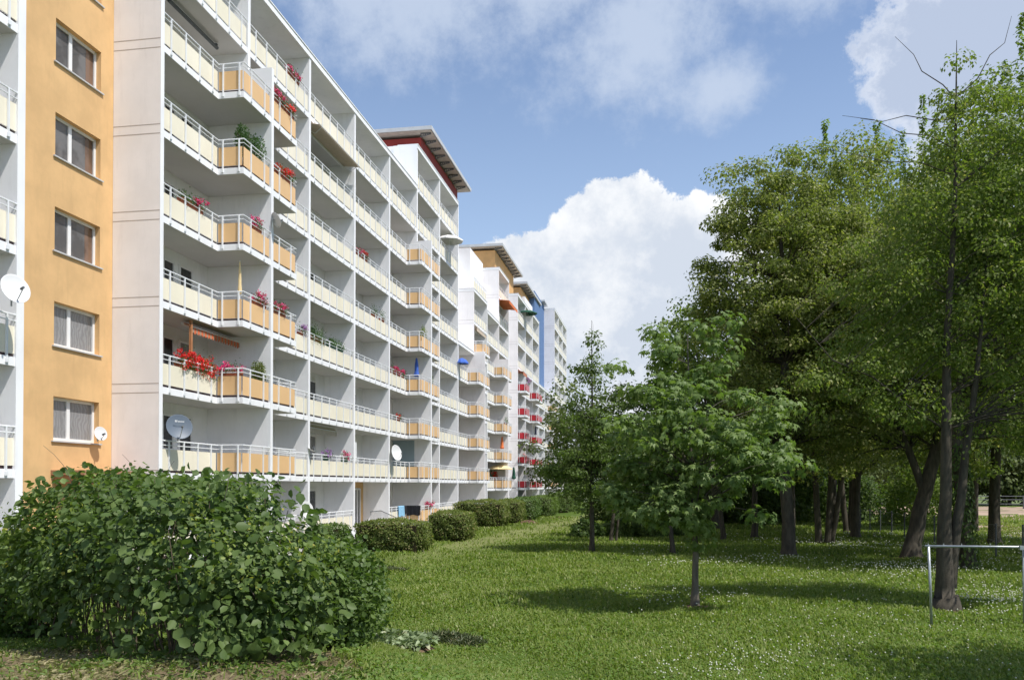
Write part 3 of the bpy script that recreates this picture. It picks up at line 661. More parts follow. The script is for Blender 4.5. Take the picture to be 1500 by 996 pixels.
# frontmost tree of the wood, thin crown, bare tips
ft = [([(0, 0, 0), (-.03, 0, .8), (.0, 0, 2.6), (.05, 0, 6), (.25, 0, 9.6), (.3, 0, 13.0)], [.25, .19, .13, .085, .045, .006]),
      ([(.12, .1, .5), (.35, .1, 2.6), (.70, .1, 5.2), (.95, .1, 8.0)], [.14, .10, .06, .015]),
      ([(0, 0, 4.1), (-.8, -.2, 4.6), (-1.6, -.2, 5.3), (-2.5, -.3, 5.7), (-3.4, -.4, 6.8)], [.026, .022, .018, .014, .006]),
      ([(.3, 0, 11.6), (.0, 0, 12.0), (-.45, 0, 12.35), (-.6, .1, 12.8), (-1.0, .1, 13.25)], [.014, .012, .010, .007, .004]), ([(.3, 0, 11.7), (.75, 0, 12.1), (1.0, 0, 12.6), (1.35, .1, 12.9), (1.5, .1, 13.5)], [.014, .012, .010, .007, .004]),
      ([(.27, 0, 11.2), (-.2, 0, 11.2), (-.8, 0, 11.35), (-1.3, 0, 11.25), (-1.8, 0, 11.35)], [.014, .012, .010, .007, .004]), ([(.25, 0, 10.5), (-.3, 0, 10.85), (-.9, 0, 10.95), (-1.5, 0, 11.3), (-2.2, 0, 11.45)], [.014, .012, .010, .007, .004]),
      ([(.22, 0, 9.9), (-.5, 0, 10.25), (-1.2, 0, 10.3), (-2.0, 0, 10.55), (-2.9, 0, 10.75)], [.014, .012, .010, .007, .004])]
tree('cherry_tree', (6.48, 20.86), ft, [(.9, .3, 8.2, 2.0, 1.4, 4.2), (2.6, .5, 7.6, 1.9, 1.8, 4.6), (-1.1, .5, 6.9, 1.7, 1.2, 2.6), (-.5, .4, 9.5, .9, .8, 1.3), (1.2, .3, 11.4, 1.0, .9, 1.3), (.45, 0, 11.9, .45, .45, .9), (.1, 0, 10.4, .6, .5, .7), (2.9, .2, 11.4, 1.0, 1.2, 1.5), (2.8, .2, 4.2, 1.7, 1.6, 1.1), (-2.2, .2, 5.0, 1.3, 1.0, .8), (-.6, .2, 4.4, 1.2, .9, .6)], 560, 105, .085, 'l_cherry',
     'frontmost forked tree behind the metal frame, bare twigs at its top', group=WOOD, clr=.5, shell=.6, twig=.006, bark='bark', flat=.5, droop=.5, up=.4, skip=4)
tree('tall_tree', (10.2, 11.2), [tr(9, .2)], [(0, 0, 7.4, 2.8, 2.8, 2.8)], 120, 90, .16, 'l_dark', 'tree right of the frame that shades the nearest corner of lawn', clr=.8)
tree('tall_tree', (18.5, 31), [tr(12, .25)], [(0, 0, 9, 3.6, 3.6, 5)], 160, 90, .18, 'l_dark', 'tree right of the frame beyond the fence', clr=.95)
tree('tall_tree', (17.5, 38), [tr(12, .25)], [(0, 0, 9, 3.6, 3.6, 5)], 160, 90, .18, 'l_dark', 'dark tree at the very right beyond the fence', clr=.95)
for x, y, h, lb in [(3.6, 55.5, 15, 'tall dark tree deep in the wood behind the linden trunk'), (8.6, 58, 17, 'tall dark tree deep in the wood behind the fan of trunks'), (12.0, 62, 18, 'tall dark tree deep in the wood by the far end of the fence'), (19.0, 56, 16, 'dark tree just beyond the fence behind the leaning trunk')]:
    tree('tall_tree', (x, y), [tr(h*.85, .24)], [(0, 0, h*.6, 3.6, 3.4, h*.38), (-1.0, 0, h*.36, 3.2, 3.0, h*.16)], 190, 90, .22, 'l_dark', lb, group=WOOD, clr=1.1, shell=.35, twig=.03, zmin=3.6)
# undergrowth and far trees
def bush(name, c, rad, n, ls, lm, label, group=None, core=True, cat='shrub', shape='quad'):
    root = tag(empty(name, (c[0], c[1], float(gz(c[0], c[1])))), label, cat, group); rx, ry, h = rad
    u = unit(rng.normal(size=(n, 3))); u[:, 2] = np.abs(u[:, 2]); t = .72+.34*rng.random((n, 1))
    w = 1+.16*np.sin(u[:, :1]*7+c[0])*np.cos(u[:, 1:2]*6+c[1])+.10*np.sin(u[:, 2:3]*9+u[:, :1]*5)
    P = u*t*w*np.array([rx, ry, h])
    place('foliage', leaves('foliage', P, ls*(.6+.8*rng.random(n)), u*.7+rng.normal(size=(n, 3))*.5+np.array([0, 0, .3]), M[lm], shape), root)
    b = MB()
    for i in range(14):
        a = rng.random()*6.28; limb(b, (math.cos(a)*rx*.1, math.sin(a)*ry*.1, -.1), (math.cos(a)*rx*.75*rng.random(), math.sin(a)*ry*.7*rng.random(), h*(.5+.4*rng.random())), .03, .008)
    b.obj('stems', M['twig'], parent=root); return root
UND = 'dark bushes under the wood'
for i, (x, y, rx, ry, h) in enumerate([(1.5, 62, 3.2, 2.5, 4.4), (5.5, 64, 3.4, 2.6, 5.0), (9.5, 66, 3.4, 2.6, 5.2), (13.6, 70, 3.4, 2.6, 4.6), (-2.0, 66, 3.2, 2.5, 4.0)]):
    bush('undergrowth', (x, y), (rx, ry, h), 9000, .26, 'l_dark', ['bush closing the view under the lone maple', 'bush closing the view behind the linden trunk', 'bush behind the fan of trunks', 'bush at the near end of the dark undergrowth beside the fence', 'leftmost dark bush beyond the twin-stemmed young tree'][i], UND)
bush('shrub', (17.5, 62), (2.4, 2.4, 4.2), 6000, .22, 'l_bright', 'light green sunlit shrub beyond the chain-link fence')
for i, (x, y, rx, ry, h, lb) in enumerate([(-3.7, 45.4, .9, .8, .95, 'low spreading shrub at the left foot of the twin-stemmed young tree'), (-2.0, 46, .9, .8, 1.2, 'low shrub behind the slim young tree trunks'), (-.4, 46.6, 1.1, .9, 1.3, 'low shrub left of the young maple stem'), (1.6, 48.0, 1.3, .9, 1.1, 'low shrub right behind the maple trunk')]):
    bush('low_shrub', (x, y), (rx, ry, h), 3500, .13, 'l_fine' if i == 0 else 'l_slim', lb, 'low shrubs on the lawn')
for i, (px, y, rx, h, lb) in enumerate([(-7.5, 98, 6.5, 15.2, 'rounded pale tree far behind the slim young tree'), (3.5, 102, 7, 13.5, 'far tree seen just left of the lone maple'), (13, 100, 8, 15, 'far tree behind the maple crown'), (24, 104, 8, 13, 'far tree behind the middle of the wood'), (-14.0, 150, 5, 13, 'farthest tree by the end of the blocks')]):
    tree('far_tree', (px, y), [tr(h*.8, .25)], [(0, 0, h*.56, rx, rx*.8, h*.46), (rx*.4, 0, h*.45, rx*.7, rx*.7, h*.36), (-rx*.4, 0, h*.42, rx*.7, rx*.7, h*.36)], 130, 70, .42, 'l_far', lb, group='far trees', clr=1.5, shell=.3, limbs=False)
for i, x in enumerate(range(20, 62, 7)):
    tree('far_tree', (x, 128+3*(i % 2)), [tr(9, .25)], [(0, 0, 9, 5.5, 5, 8.0), (0, 0, 3.5, 5.5, 5, 3.8)], 130, 110, .5, 'l_far', 'tree %s in the dark row closing the brown field' % ['first from the left', 'second from the left', 'third from the left', 'third from the right', 'second from the right', 'last'][i], group='far trees', clr=1.5, shell=.3, limbs=False)


# hedges in front of the block
def hedge(name, x0, x1, y0, y1, h, n, ls, lm, label, group=None, rot=0., dead=0, base=None):
    cx, cy = (x0+x1)/2, (y0+y1)/2; z = float(gz(cx, cy)); root = tag(empty(name, (cx, cy, z), rot), label, 'hedge', group)
    hx, hy = (x1-x0)/2, (y1-y0)/2
    u = unit(rng.normal(size=(n, 3))); p = 5.
    q = (np.abs(u)**p).sum(-1, keepdims=True)**(-1/p); S = u*q         # superellipsoid, unit cube-like
    t = .90+.12*rng.random((n, 1)); w = 1+.05*np.sin(S[:, :1]*5+cx)+.04*np.sin(S[:, 1:2]*7+cy*3)+.03*np.sin(S[:, 2:3]*6+S[:, :1]*9)
    P = S*t*w*np.array([hx, hy, h/2])+np.array([0, 0, h/2]); 
    keep = P[:, 2] > .04; P = P[keep]; S = S[keep]; N = len(P)
    place('foliage', leaves('foliage', P, ls*(.6+.8*rng.random(N)), unit(S**3)*.7+rng.normal(size=(N, 3))*.5+np.array([0, 0, .35]), M[lm], 'quad'), root)
    b = MB(); b.box(-hx*.82, hx*.82, -hy*.82, hy*.82, .05, h*.84); b.obj('branches', M['darkcore'], parent=root)  # solid dark core added to block the view through, in place of branches
    return root
HG = 'clipped hedges in front of the balconies'
hedge('clipped_hedge', -12.5, -9.55, 33.9, 36.0, 1.35, 16000, .085, 'l_hedge', 'nearest large clipped hedge block, below the entrance stair', HG, .0)
hedge('clipped_hedge', -13.4, -12.1, 31.2, 33.2, 1.25, 6000, .08, 'l_fine', 'small narrow hedge piece next to the big shrub', HG)
hedge('clipped_hedge', -11.4, -9.3, 41.2, 44.0, 1.45, 11000, .09, 'l_hedge', 'square clipped hedge block second along the row', HG)
hedge('clipped_hedge', -13.3, -9.9, 54.8, 58.5, 1.75, 14000, .10, 'l_hedge', 'wide clipped hedge third along the row', HG)
hedge('clipped_hedge', -11.8, -9.7, 60.0, 63.5, 1.75, 8000, .11, 'l_hedge', 'hedge with dry brown patches fourth along the row', HG)
hedge('clipped_hedge', -11.6, -9.5, 65.0, 71.0, 1.8, 8000, .12, 'l_fine', 'long hedge fifth along the row', HG)
hedge('clipped_hedge', -11.6, -9.2, 73.5, 82.0, 1.8, 9000, .13, 'l_slim', 'dark hedge second from the far end of the row', HG)
hedge('clipped_hedge', -11.5, -8.7, 85.0, 100, 2.0, 9000, .15, 'l_slim', 'last hedge at the far end of the row', HG)

# big shrub on the bank
def big_shrub():
    ra, da, rb, db = -5.2, 10.0, -1.85, 6.75
    a = np.array(RD(ra, da)); c = np.array(RD(rb, db)); ctr = (a+c)/2; ln = np.linalg.norm(c-a)
    ang = math.atan2(*(c-a)[::-1]); zb = float(gz(*ctr)); root = tag(empty('large_shrub', (ctr[0], ctr[1], zb), ang), 'large broad-leaved shrub on the bank in the left foreground', 'shrub')
    hx, hy, H = ln/2+.10, .85, 1.63
    b = MB(); tips = []
    for i in range(90):
        x = rng.uniform(-hx*.85, hx*.85); y0 = rng.uniform(-.35, .35); z1 = H*rng.uniform(.55, .98)
        t = limb(b, (x, y0, -.15), (x+rng.normal()*.2, y0*1.25+rng.normal()*.16, z1*.86), .011, .003, .05, 5, 5); tips.append(t)
    def surf(n, tlo, thi, p=3.2):
        u = unit(rng.normal(size=(n, 3))); q = (np.abs(u)**p).sum(-1, keepdims=True)**(-1/p); S = u*q
        w = 1+.07*np.sin(S[:, :1]*6+1)*np.cos(S[:, 2:3]*4)+.06*np.sin(S[:, :1]*11+S[:, 2:3]*7)+.035*np.sin(S[:, :1]*23)
        t = tlo+(thi-tlo)*rng.random((n, 1)); P = S*t*w*np.array([hx, hy, H/2])+np.array([0, 0, H/2])
        # sloping shoulders and a ragged open foot
        P[:, 2] -= .42*np.clip((np.abs(P[:, 0])/hx-.55)/.45, 0, 1)**1.6*(P[:, 2]/H)
        return P, S
    C, S = surf(1500, .80, 1.03)
    foot = (C[:, 2] < .34) & (rng.random(len(C)) < .72); hole = ((C[:, 0]-.55)**2/.16+(C[:, 2]-.38)**2/.07 < 1) & (C[:, 1] < 0); back = (C[:, 1] > 0) & (C[:, 2] < 1.0) & (rng.random(len(C)) < .45)
    C = C[~(foot | hole | back)]; S = S[~(foot | hole | back)]
    n = 14; idx = np.repeat(np.arange(len(C)), n); N = len(idx)
    P = C[idx]+rng.normal(size=(N, 3))*np.array([.075, .075, .06])
    nr = unit(S[idx])*.55+rng.normal(size=(N, 3))*.42+np.array([0, 0, .42]); axn = unit(S[idx])*.5+rng.normal(size=(N, 3))*.55+np.array([0, 0, -.45])
    place('foliage', leaves('foliage', P, .068*(.45+.95*rng.random(N)), nr, M['l_bush'], 'oval', axn), root)
    C2, S2 = surf(260, .98, 1.06); C2 = C2[C2[:, 2] > .25]; idx = np.repeat(np.arange(len(C2)), 4); N = len(idx)
    place('large_leaves', leaves('large_leaves', C2[idx]+rng.normal(size=(N, 3))*.05, .10*(.8+.5*rng.random(N)), unit(S2[:len(C2)][idx])*.5+rng.normal(size=(N, 3))*.4+np.array([0, 0, .5]), M['l_bush'], 'oval', rng.normal(size=(N, 3))+np.array([0, 0, -.6])), root)
    db = MB()
    for c in surf(70, .9, 1.02)[0]:
        if c[2] > .4: q = rng.normal(size=3)*.14; limb(db, tuple(c-q*.4), tuple(c+q), .004, .0015, .1, 4, 4)
    db.obj('dry_twigs', M['barkl'], parent=root)
    # inner layer
    P, S = surf(4200, .45, .8); P = P[P[:, 2] > .5]; N = len(P)
    place('inner_foliage', leaves('inner_foliage', P, .075*(.6+.7*rng.random(N)), rng.normal(size=(N, 3)), M['l_bush'], 'oval'), root)
    # yellow-green shoots among it
    C, S = surf(900, .96, 1.06); k = (np.sin(C[:, 0]*3.1+1.0)+np.sin(C[:, 2]*5+2)+rng.normal(size=len(C))*.45 > .8) & (C[:, 2] > .75); C = C[k]
    idx = np.repeat(np.arange(len(C)), 16); N = len(idx); P = C[idx]+rng.normal(size=(N, 3))*.055
    place('young_shoots', leaves('young_shoots', P, .034*(.6+.8*rng.random(N)), rng.normal(size=(N, 3))+np.array([0, 0, .5]), M['l_yel'], 'oval'), root)
    # upright shoots over the top
    PP = []
    for i in range(46):
        x = rng.uniform(-hx*.8, hx*.85); y = rng.uniform(-.5, .5); z0 = H*.92; L = rng.uniform(.04, .17); dx = rng.normal()*.06
        b.tube([(x, y, z0-.1), (x+dx*.5, y, z0+L*.5), (x+dx, y, z0+L)], [.004, .003, .002], 4, cap=False)
        for j in range(6): PP.append((x+dx*(j/6)+rng.normal()*.015, y+rng.normal()*.015, z0+L*(j+1)/6))
    b.obj('stems', M['twig'], parent=root); PP = np.array(PP)
    place('shoot_leaves', leaves('shoot_leaves', PP, .06, rng.normal(size=PP.shape)+np.array([0, 0, .6]), M['l_bush'], 'oval'), root)
    return root
big_shrub()
def fine_shrub(ctr, rad, n, ls, lm, label, stems=40, name='fine_shrub'):
    x, y = RD(*ctr); z = float(gz(x, y)); root = tag(empty(name, (x, y, z), YAW), label, 'shrub'); rx, ry, h = rad
    u = unit(rng.normal(size=(n//8, 3))); q = (np.abs(u)**2.6).sum(-1, keepdims=True)**(-1/2.6); S = u*q
    w = 1+.10*np.sin(S[:, :1]*8+S[:, 2:3]*5)+.07*np.sin(S[:, 2:3]*13+S[:, 1:2]*4)
    C = S*(.74+.3*rng.random((len(S), 1)))*w*np.array([rx, ry, h/2])+np.array([0, 0, h/2])
    idx = np.repeat(np.arange(len(C)), 8); N = len(idx); P = C[idx]+rng.normal(size=(N, 3))*.05; P = P[P[:, 2] > .06]; N = len(P)
    place('foliage', leaves('foliage', P, ls*(.6+.8*rng.random(N)), rng.normal(size=(N, 3))*.7+np.array([0, 0, .5]), M[lm], 'oval'), root)
    b = MB()
    for i in range(stems):
        a = rng.random()*6.28; e = rng.random()**.5
        limb(b, (math.cos(a)*rx*.3*e, math.sin(a)*ry*.3*e, -.1), (math.cos(a)*rx*.92*e, math.sin(a)*ry*.9*e, h*(.55+.4*rng.random())), .010, .003, .06, 4, 4)
    b.obj('stems', M['twig'], parent=root); return root
fine_shrub((-1.86, 8.8), (.44, .85, 1.02), 15000, .05, 'l_fine', 'fine-leaved lighter shrub at the right end of the big one')
fine_shrub((-2.15, 10.4), (.55, .8, .62), 9000, .05, 'l_fine', 'low fine-leaved shrub behind the right end of the big one')
fine_shrub((-6.5, 11.0), (.75, .9, 1.45), 12000, .05, 'l_yel', 'yellowish twiggy shrub at the left edge of the photo', 90)
fine_shrub((-5.8, 10.3), (.5, .5, 1.1), 5000, .05, 'l_fine', 'small green shrub between the yellowish one and the big shrub', 60)

# ------------------------------------------------------------------ lawn cover
def scatter(n, d0, d1, rmin, rmax, pw=1.0):
    """points in the wedge of lawn ahead: denser near the standpoint"""
    t = rng.random(n); d = (d0**(1-pw)+(d1**(1-pw)-d0**(1-pw))*t)**(1/(1-pw)) if pw != 1 else d0*(d1/d0)**t
    s = rng.uniform(rmin, rmax, n); r = d*s
    return r*CY-d*SY, r*SY+d*CY, r, d
def noise2(X, Y, s, seed=0):
    return (np.sin(X*s+seed)+np.sin(Y*s*1.17+seed*2.1)+np.sin((X+Y)*s*.73+seed*.7)+np.sin((X-Y)*s*1.41+seed*1.3))/4
def cover(name, n, d0, d1, h, lm, shape, pw, bank_keep, kw, wid=1.):
    X, Y, r, d = scatter(n, d0, d1, -.72, .72, pw)
    q = d+3.2*np.maximum(r+1.8, 0); bank = (1-sm(q+noise2(X, Y, 2.2)*1.3, 8.2, 10.6))
    keep = rng.random(n) > bank*(1-bank_keep)
    dens = .62+.38*noise2(X, Y, 1.3, 3); keep &= rng.random(n) < np.clip(dens+.25, .2, 1)
    path = np.exp(-((X-.0875*Y+12.1)/1.9)**2)*sm(Y, 22, 36); keep &= rng.random(n) > np.clip(path*.95, 0, .86)
    keep &= X > -13.6
    for ex, ey, er in ((.9, 19.85, .42), (6.5, 20.75, .62), (9.6, 35.3, 1.0)): keep &= (X-ex)**2+(Y-ey)**2 > (er*(.8+.3*noise2(X, Y, 9, 1)))**2
    X, Y, d = X[keep], Y[keep], d[keep]; N = len(X); Z = gz(X, Y)
    sc_ = h*(.5+1.0*rng.random(N))*(1+d/26)*(.75+.5*np.clip(noise2(X, Y, .9, 5)+.3, 0, 1))
    P = np.stack([X, Y, Z], -1); az = rng.random(N)*2*np.pi
    return P, sc_, az, d, N
def grass(name, n, d0, d1, h, lm, pw, bk, label=None):
    P, s, az, d, N = cover(name, n, d0, d1, h, lm, 'blade', pw, bk, 0)
    lean = .25+.75*rng.random(N); hd = np.stack([np.cos(az), np.sin(az), 0*az], -1); sx = np.stack([-np.sin(az), np.cos(az), 0*az], -1)
    w = (.0028+.0022*rng.random(N))*(1+d/7)
    v0 = P-sx*w[:, None]; v1 = P+sx*w[:, None]; up = np.array([0, 0, 1.])
    mid = P+(hd*lean[:, None]*.28+up*.62)*s[:, None]; tip = P+(hd*lean[:, None]*.85+up*.85)*s[:, None]
    v2 = mid+sx*w[:, None]*.8; v3 = mid-sx*w[:, None]*.8
    V = np.stack([v0, v1, v2, v3, tip], 1).reshape(-1, 3); i = np.arange(N)*5
    F = np.concatenate([np.stack([i, i+1, i+2], -1), np.stack([i, i+2, i+3], -1), np.stack([i+3, i+2, i+4], -1)])
    tag(place(name, np_mesh(name, V, F, M[lm])), label, 'grass', kind='stuff')
grass('grass', 800000, 5.2, 75, .052, 'l_grass', 1.25, .012, 'short mown green grass covering the lawn')
P, s, az, d, N = cover('c', 200000, 6, 45, .028, 'l_clover', 'quad', 1.1, .012, 0)
P[:, 2] += .03+.03*rng.random(N)
tag(place('clover', leaves('clover', P, s*1.1, rng.normal(size=(N, 3))*.35+np.array([0, 0, 1.]), M['l_clover'], 'oval')), 'low clover leaves among the grass', 'clover', kind='stuff')
P, s, az, d, N = cover('f', 42000, 8.5, 48, .02, 'l_flower', 'quad', .8, 0, 0)
r = P[:, 0]*CY+P[:, 1]*SY; k = rng.random(N) < np.clip(.06+.9*sm(noise2(P[:, 0], P[:, 1], .55, 9), -.05, .45), 0, 1)*sm(r/d, .10, .34)
P = P[k]; d = d[k]; N = len(P); P[:, 2] += .08+.04*rng.random(N)*(1+d/26)
O = np.array([(1, 0, 0), (-1, 0, 0), (0, 1, 0), (0, -1, 0), (0, 0, 1), (0, 0, -1)]); rr = .008*(1+d/14)
V = (P[:, None]+O[None]*rr[:, None, None]).reshape(-1, 3); of = np.array([(0, 2, 4), (2, 1, 4), (1, 3, 4), (3, 0, 4), (2, 0, 5), (1, 2, 5), (3, 1, 5), (0, 3, 5)])
tag(place('clover_flowers', np_mesh('clover_flowers', V, (of[None]+np.arange(N)[:, None, None]*6).reshape(-1, 3), M['l_flower'])), 'white clover flower heads dotted over the lawn', 'flowers', kind='stuff')
# weeds on the bank and a strip of long grass by the trees
X, Y, r, d = scatter(2300, 4.6, 9.5, -.72, -.05, 1.)
k = noise2(X, Y, 3.2, 2)+rng.normal(size=len(X))*.3 > .12; X, Y = X[k], Y[k]; idx = np.repeat(np.arange(len(X)), 9); N = len(idx)
P = np.stack([X[idx], Y[idx], gz(X[idx], Y[idx])], -1)+rng.normal(size=(N, 3))*np.array([.035, .035, .0]); P[:, 2] += .01+.03*rng.random(N)
tag(place('bank_weeds', leaves('bank_weeds', P, .045*(.5+.9*rng.random(N)), rng.normal(size=(N, 3))*.5+np.array([0, 0, .8]), M['l_weed'], 'oval', width=.6)), 'low leafy weeds on the trodden bank below the big shrub', 'weeds', kind='stuff')
def bank_grass():
    n = 60000; X, Y, r_, d = scatter(n, 4.8, 11, -.72, -.02, 1.)
    q = d+3.2*np.maximum(r_+1.8, 0); k = (q < 10.4) & (noise2(X, Y, 2.7, 6)+noise2(X, Y, 7.1, 1)*.6+rng.normal(size=n)*.35 > .05)
    X, Y = X[k], Y[k]; N = len(X); P = np.stack([X, Y, gz(X, Y)-.004], -1); az = rng.random(N)*2*np.pi; L = .018+.045*rng.random(N)
    hd = np.stack([np.cos(az), np.sin(az), 0*az], -1); sx = np.stack([-np.sin(az), np.cos(az), 0*az], -1)*(.0015+.002*rng.random(N))[:, None]; up = np.array([0, 0, 1.])
    V = np.stack([P-sx, P+sx, P+hd*(L*.5)[:, None]+up*(L*.5)[:, None]+sx*.6, P+hd*(L*1.1)[:, None]+up*(L*.5)[:, None]], 1).reshape(-1, 3); i = np.arange(N)*4
    tag(place('dry_grass', np_mesh('dry_grass', V, np.stack([i, i+1, i+2, i+3], -1), M['l_dry'])), 'dry straw-coloured grass on the trodden bank', 'grass', kind='stuff')
bank_grass()
# heaps
def heap(name, x, y, rx, ry, h, n, ls, lm, label, cat, shape='oval', rot=0.):
    z = float(gz(x, y)); root = tag(empty(name, (x, y, z), rot), label, cat)
    b = MB(); ns, nr = 22, 5; vs = [(0, 0, h*.8)]; fs = []
    for i in range(1, nr+1):
        t = i/nr
        for j in range(ns):
            a = 6.2832*j/ns; w = 1+.18*math.sin(a*3+x)+.1*math.sin(a*7)
            vs.append((math.cos(a)*rx*t*w, math.sin(a)*ry*t*w, h*.8*(1-t)**1.1*(1+.3*math.sin(a*5+i))-(.08 if i == nr else 0)))
    for j in range(ns): fs.append((0, 1+j, 1+(j+1) % ns))
    for i in range(nr-1):
        for j in range(ns): fs.append((1+i*ns+j, 1+(i+1)*ns+j, 1+(i+1)*ns+(j+1) % ns, 1+i*ns+(j+1) % ns))
    b.add(vs, fs).obj('core', M['soil'], parent=root)
    if n:
        t = np.sqrt(rng.random(n))*1.12; a = rng.random(n)*6.2832; P = np.stack([np.cos(a)*rx*t, np.sin(a)*ry*t, h*np.clip(1-t, 0, 1)*(.7+.4*rng.random(n))+.02+.03*rng.random(n)], -1)
        place('cuttings', leaves('cuttings', P, ls*(.5+rng.random(n)), rng.normal(size=(n, 3))*.6+np.array([0, 0, .8]), M[lm], shape, width=1. if shape == 'oval' else .3), root)
heap('leaf_pile', *RD(-2.1, 12.5), .85, .5, .17, 3200, .085, 'l_cut', 'heap of pale wilted cut leaves at the foot of the bank', 'leaf pile', rot=.2)
heap('grass_clippings', *RD(-1.15, 14.9), .62, .45, .17, 4500, .11, 'l_hay', 'dark heap of mown grass in the middle of the lawn', 'clippings', 'quad')
heap('grass_clippings', *RD(-4.2, 27.5), .8, .5, .12, 2500, .11, 'l_hay', 'small heap of mown grass near the nearest clipped hedge', 'clippings', 'quad')
heap('earth_mound', -9.2, 61.5, .9, .6, .28, 0, 0, None, 'brown earth mound in front of the fourth hedge', 'mound')
heap('earth_mound', -8.3, 72, .9, .8, .22, 0, 0, None, 'small pinkish earth mound in front of the farther dark hedge', 'mound')
for i, (x, y, rr_, lb) in enumerate([(.9, 19.8, .42, 'ring of bare earth round the lone maple'), (6.5, 20.7, .6, 'bare earth round the foot of the frontmost tree'), (9.6, 35.2, 1.2, 'bare earth round the leaning trunk')]):
    heap('earth_ring', x, y, rr_, rr_, .05, 0, 0, None, lb, 'bare earth')

# ------------------------------------------------------------------ drying frame, fence
def drying_frame():
    x, y = RD(8.28, 16.95); z = float(gz(x, y)); root = tag(empty('drying_frame', (x, y, z), YAW-.03), 'galvanised tube frame for hanging washing at the right edge of the lawn', 'drying frame')
    MB().tube([(.02, 0, -.1), (.0, 0, .8), (-.03, 0, 1.60)], .027, 10).obj('post', M['steel'], parent=root, smooth=True)
    MB().tube([(1.88, .1, -.1), (1.88, .1, 1.58)], .027, 10).obj('post', M['steel'], parent=root, smooth=True)
    MB().tube([(-.10, 0, 1.61), (3.6, .06, 1.575)], .024, 10).obj('crossbar', M['steel'], parent=root, smooth=True)
    for xx in (-.03, .27, .62, 1.18): MB().tube([(xx, .01, 1.625), (xx, .01, 1.66)], .012, 6).obj('hook', M['steel'], parent=root)
    MB().box(1.74, 1.94, -.03, .05, 1.54, 1.62).obj('bracket', M['steel'], parent=root)
drying_frame()
def fence():
    y0, y1, x = 26.0, 66.0, 13.0; root = tag(empty('chain_link_fence', (x, y0, 0)), 'chain-link fence with dark posts between the wood and the brown field', 'fence')
    pm = MB().tube([(0, 0, -.2), (0, 0, 1.30)], .035, 8).lathe([(.0, 1.34), (.04, 1.32), (.04, 1.29), (.035, 1.29)], 8).mesh('post', M['grey'])
    yy = 0
    while yy <= y1-y0: place('post', pm, root, (0, yy, float(gz(x, y0+yy)))); yy += 2.5
    b = MB(); s = .11; H = 1.2; L = y1-y0; n = int(L/s)
    def strip(p, q, w=.0022):
        b.add([(p[0], p[1], p[2]-w), (q[0], q[1], q[2]-w), (q[0], q[1], q[2]+w), (p[0], p[1], p[2]+w)], [(0, 1, 2, 3)])
    for i in range(-int(H/s), n):
        ya = i*s; a0 = max(0, -ya); strip((.03, ya+a0, .05+a0), (.03, ya+H, .05+H)) if ya+H <= L else None
        if ya+H <= L: strip((.033, ya+a0, .05+H-a0), (.033, ya+H, .05))
    for z in (.06, .65, 1.25): b.tube([(.03, 0, z), (.03, L, z)], .004, 4)
    b.obj('wire_mesh', M['steel'], parent=root)
fence()
def far_rail():
    root = tag(empty('guard_rail', (30, 108, 0)), 'low grey rail fence at the far edge of the brown field', 'fence')
    b = MB()
    for z in (.6, 1.1, 1.5): b.tube([(-6, 0, z), (70, 0, z)], .05, 5)
    b.obj('rail', M['grey'], parent=root)
    pm = MB().box(-.06, .06, -.06, .06, 0, 1.6).mesh('post', M['grey'])
    for i in range(26): place('post', pm, root, (-6+3*i, 0, 0))
far_rail()
def stair_rail(k, label):
    root = tag(empty('stair_handrail', (FX+.4, yk(k), .1)), label, 'handrail')
    b = MB(); b.tube([(0, 1.6, 1.25), (0, 3.4, 1.25), (.3, 5.6, .75), (.3, 5.8, .75)], .022, 6); b.tube([(0, 1.6, .35), (0, 3.4, .35), (.3, 5.6, .0)], .016, 6)
    b.obj('rail', M['grey'], parent=root); b = MB(); 
    for i in range(26):
        y = 1.6+i*.16; z = 1.25 if y < 3.4 else 1.25-(y-3.4)/2.2*.5; xx = 0 if y < 3.4 else (y-3.4)/2.2*.3
        b.tube([(xx, y, z-.9), (xx, y, z)], .008, 4)
    b.obj('balusters', M['grey'], parent=root)
stair_rail(3, 'dark handrail of the nearer entrance stair, between the cream balcony and the towels')
stair_rail(7, 'dark handrail of the farther entrance stair, behind the third hedge')

# ------------------------------------------------------------------ things on the balconies
def fpos(k, n, bulge=False, dz=0.): return (FX+(1.0 if bulge else 0)+.05, yk(k), lz(n, dz))
def flower_box(k, n, L, fm, label, bulge=False, boxm='terra', dens=1., green=.5, side=False, dz=0., droop=.1, hh=.16):
    x, y, z = fpos(k, n, bulge, dz); root = tag(empty('flower_box', (x, y, z+1.02), -math.pi/2 if side else 0), label, 'flower box', 'flower boxes on the balconies')
    MB().box(-.24, -.05, 0, L, 0, .15).box(-.26, -.03, -.01, L+.01, .15, .17).obj('box', M[boxm], parent=root)
    N = int(420*L*dens)
    P = np.stack([rng.normal(size=N)*.10-.10, rng.random(N)*L, .17+np.abs(rng.normal(size=N))*hh-droop*rng.random(N)], -1)
    place('plants', leaves('plants', P, .06, rng.normal(size=(N, 3)), M['l_plant'], 'quad'), root)
    if fm:
        K = max(4, int(17*L*dens)); C = np.stack([rng.normal(size=K)*.09-.08, rng.random(K)*L, .22+rng.random(K)*hh*1.7-droop*rng.random(K)], -1)
        idx = np.repeat(np.arange(K), 26); P = C[idx]+rng.normal(size=(len(idx), 3))*.045
        place('flowers', leaves('flowers', P, .07, rng.normal(size=P.shape)+np.array([.6, 0, .6]), M[fm], 'quad'), root)
    return root
flower_box(.20, 2, 1.0, 'l_red', 'red geraniums, first box on the balcony with the striped awning', dens=1.6, droop=.35, hh=.22)
flower_box(.385, 2, 1.25, 'l_red', 'overflowing red geraniums right of the brown awning post', dens=1.8, droop=.45, hh=.24)
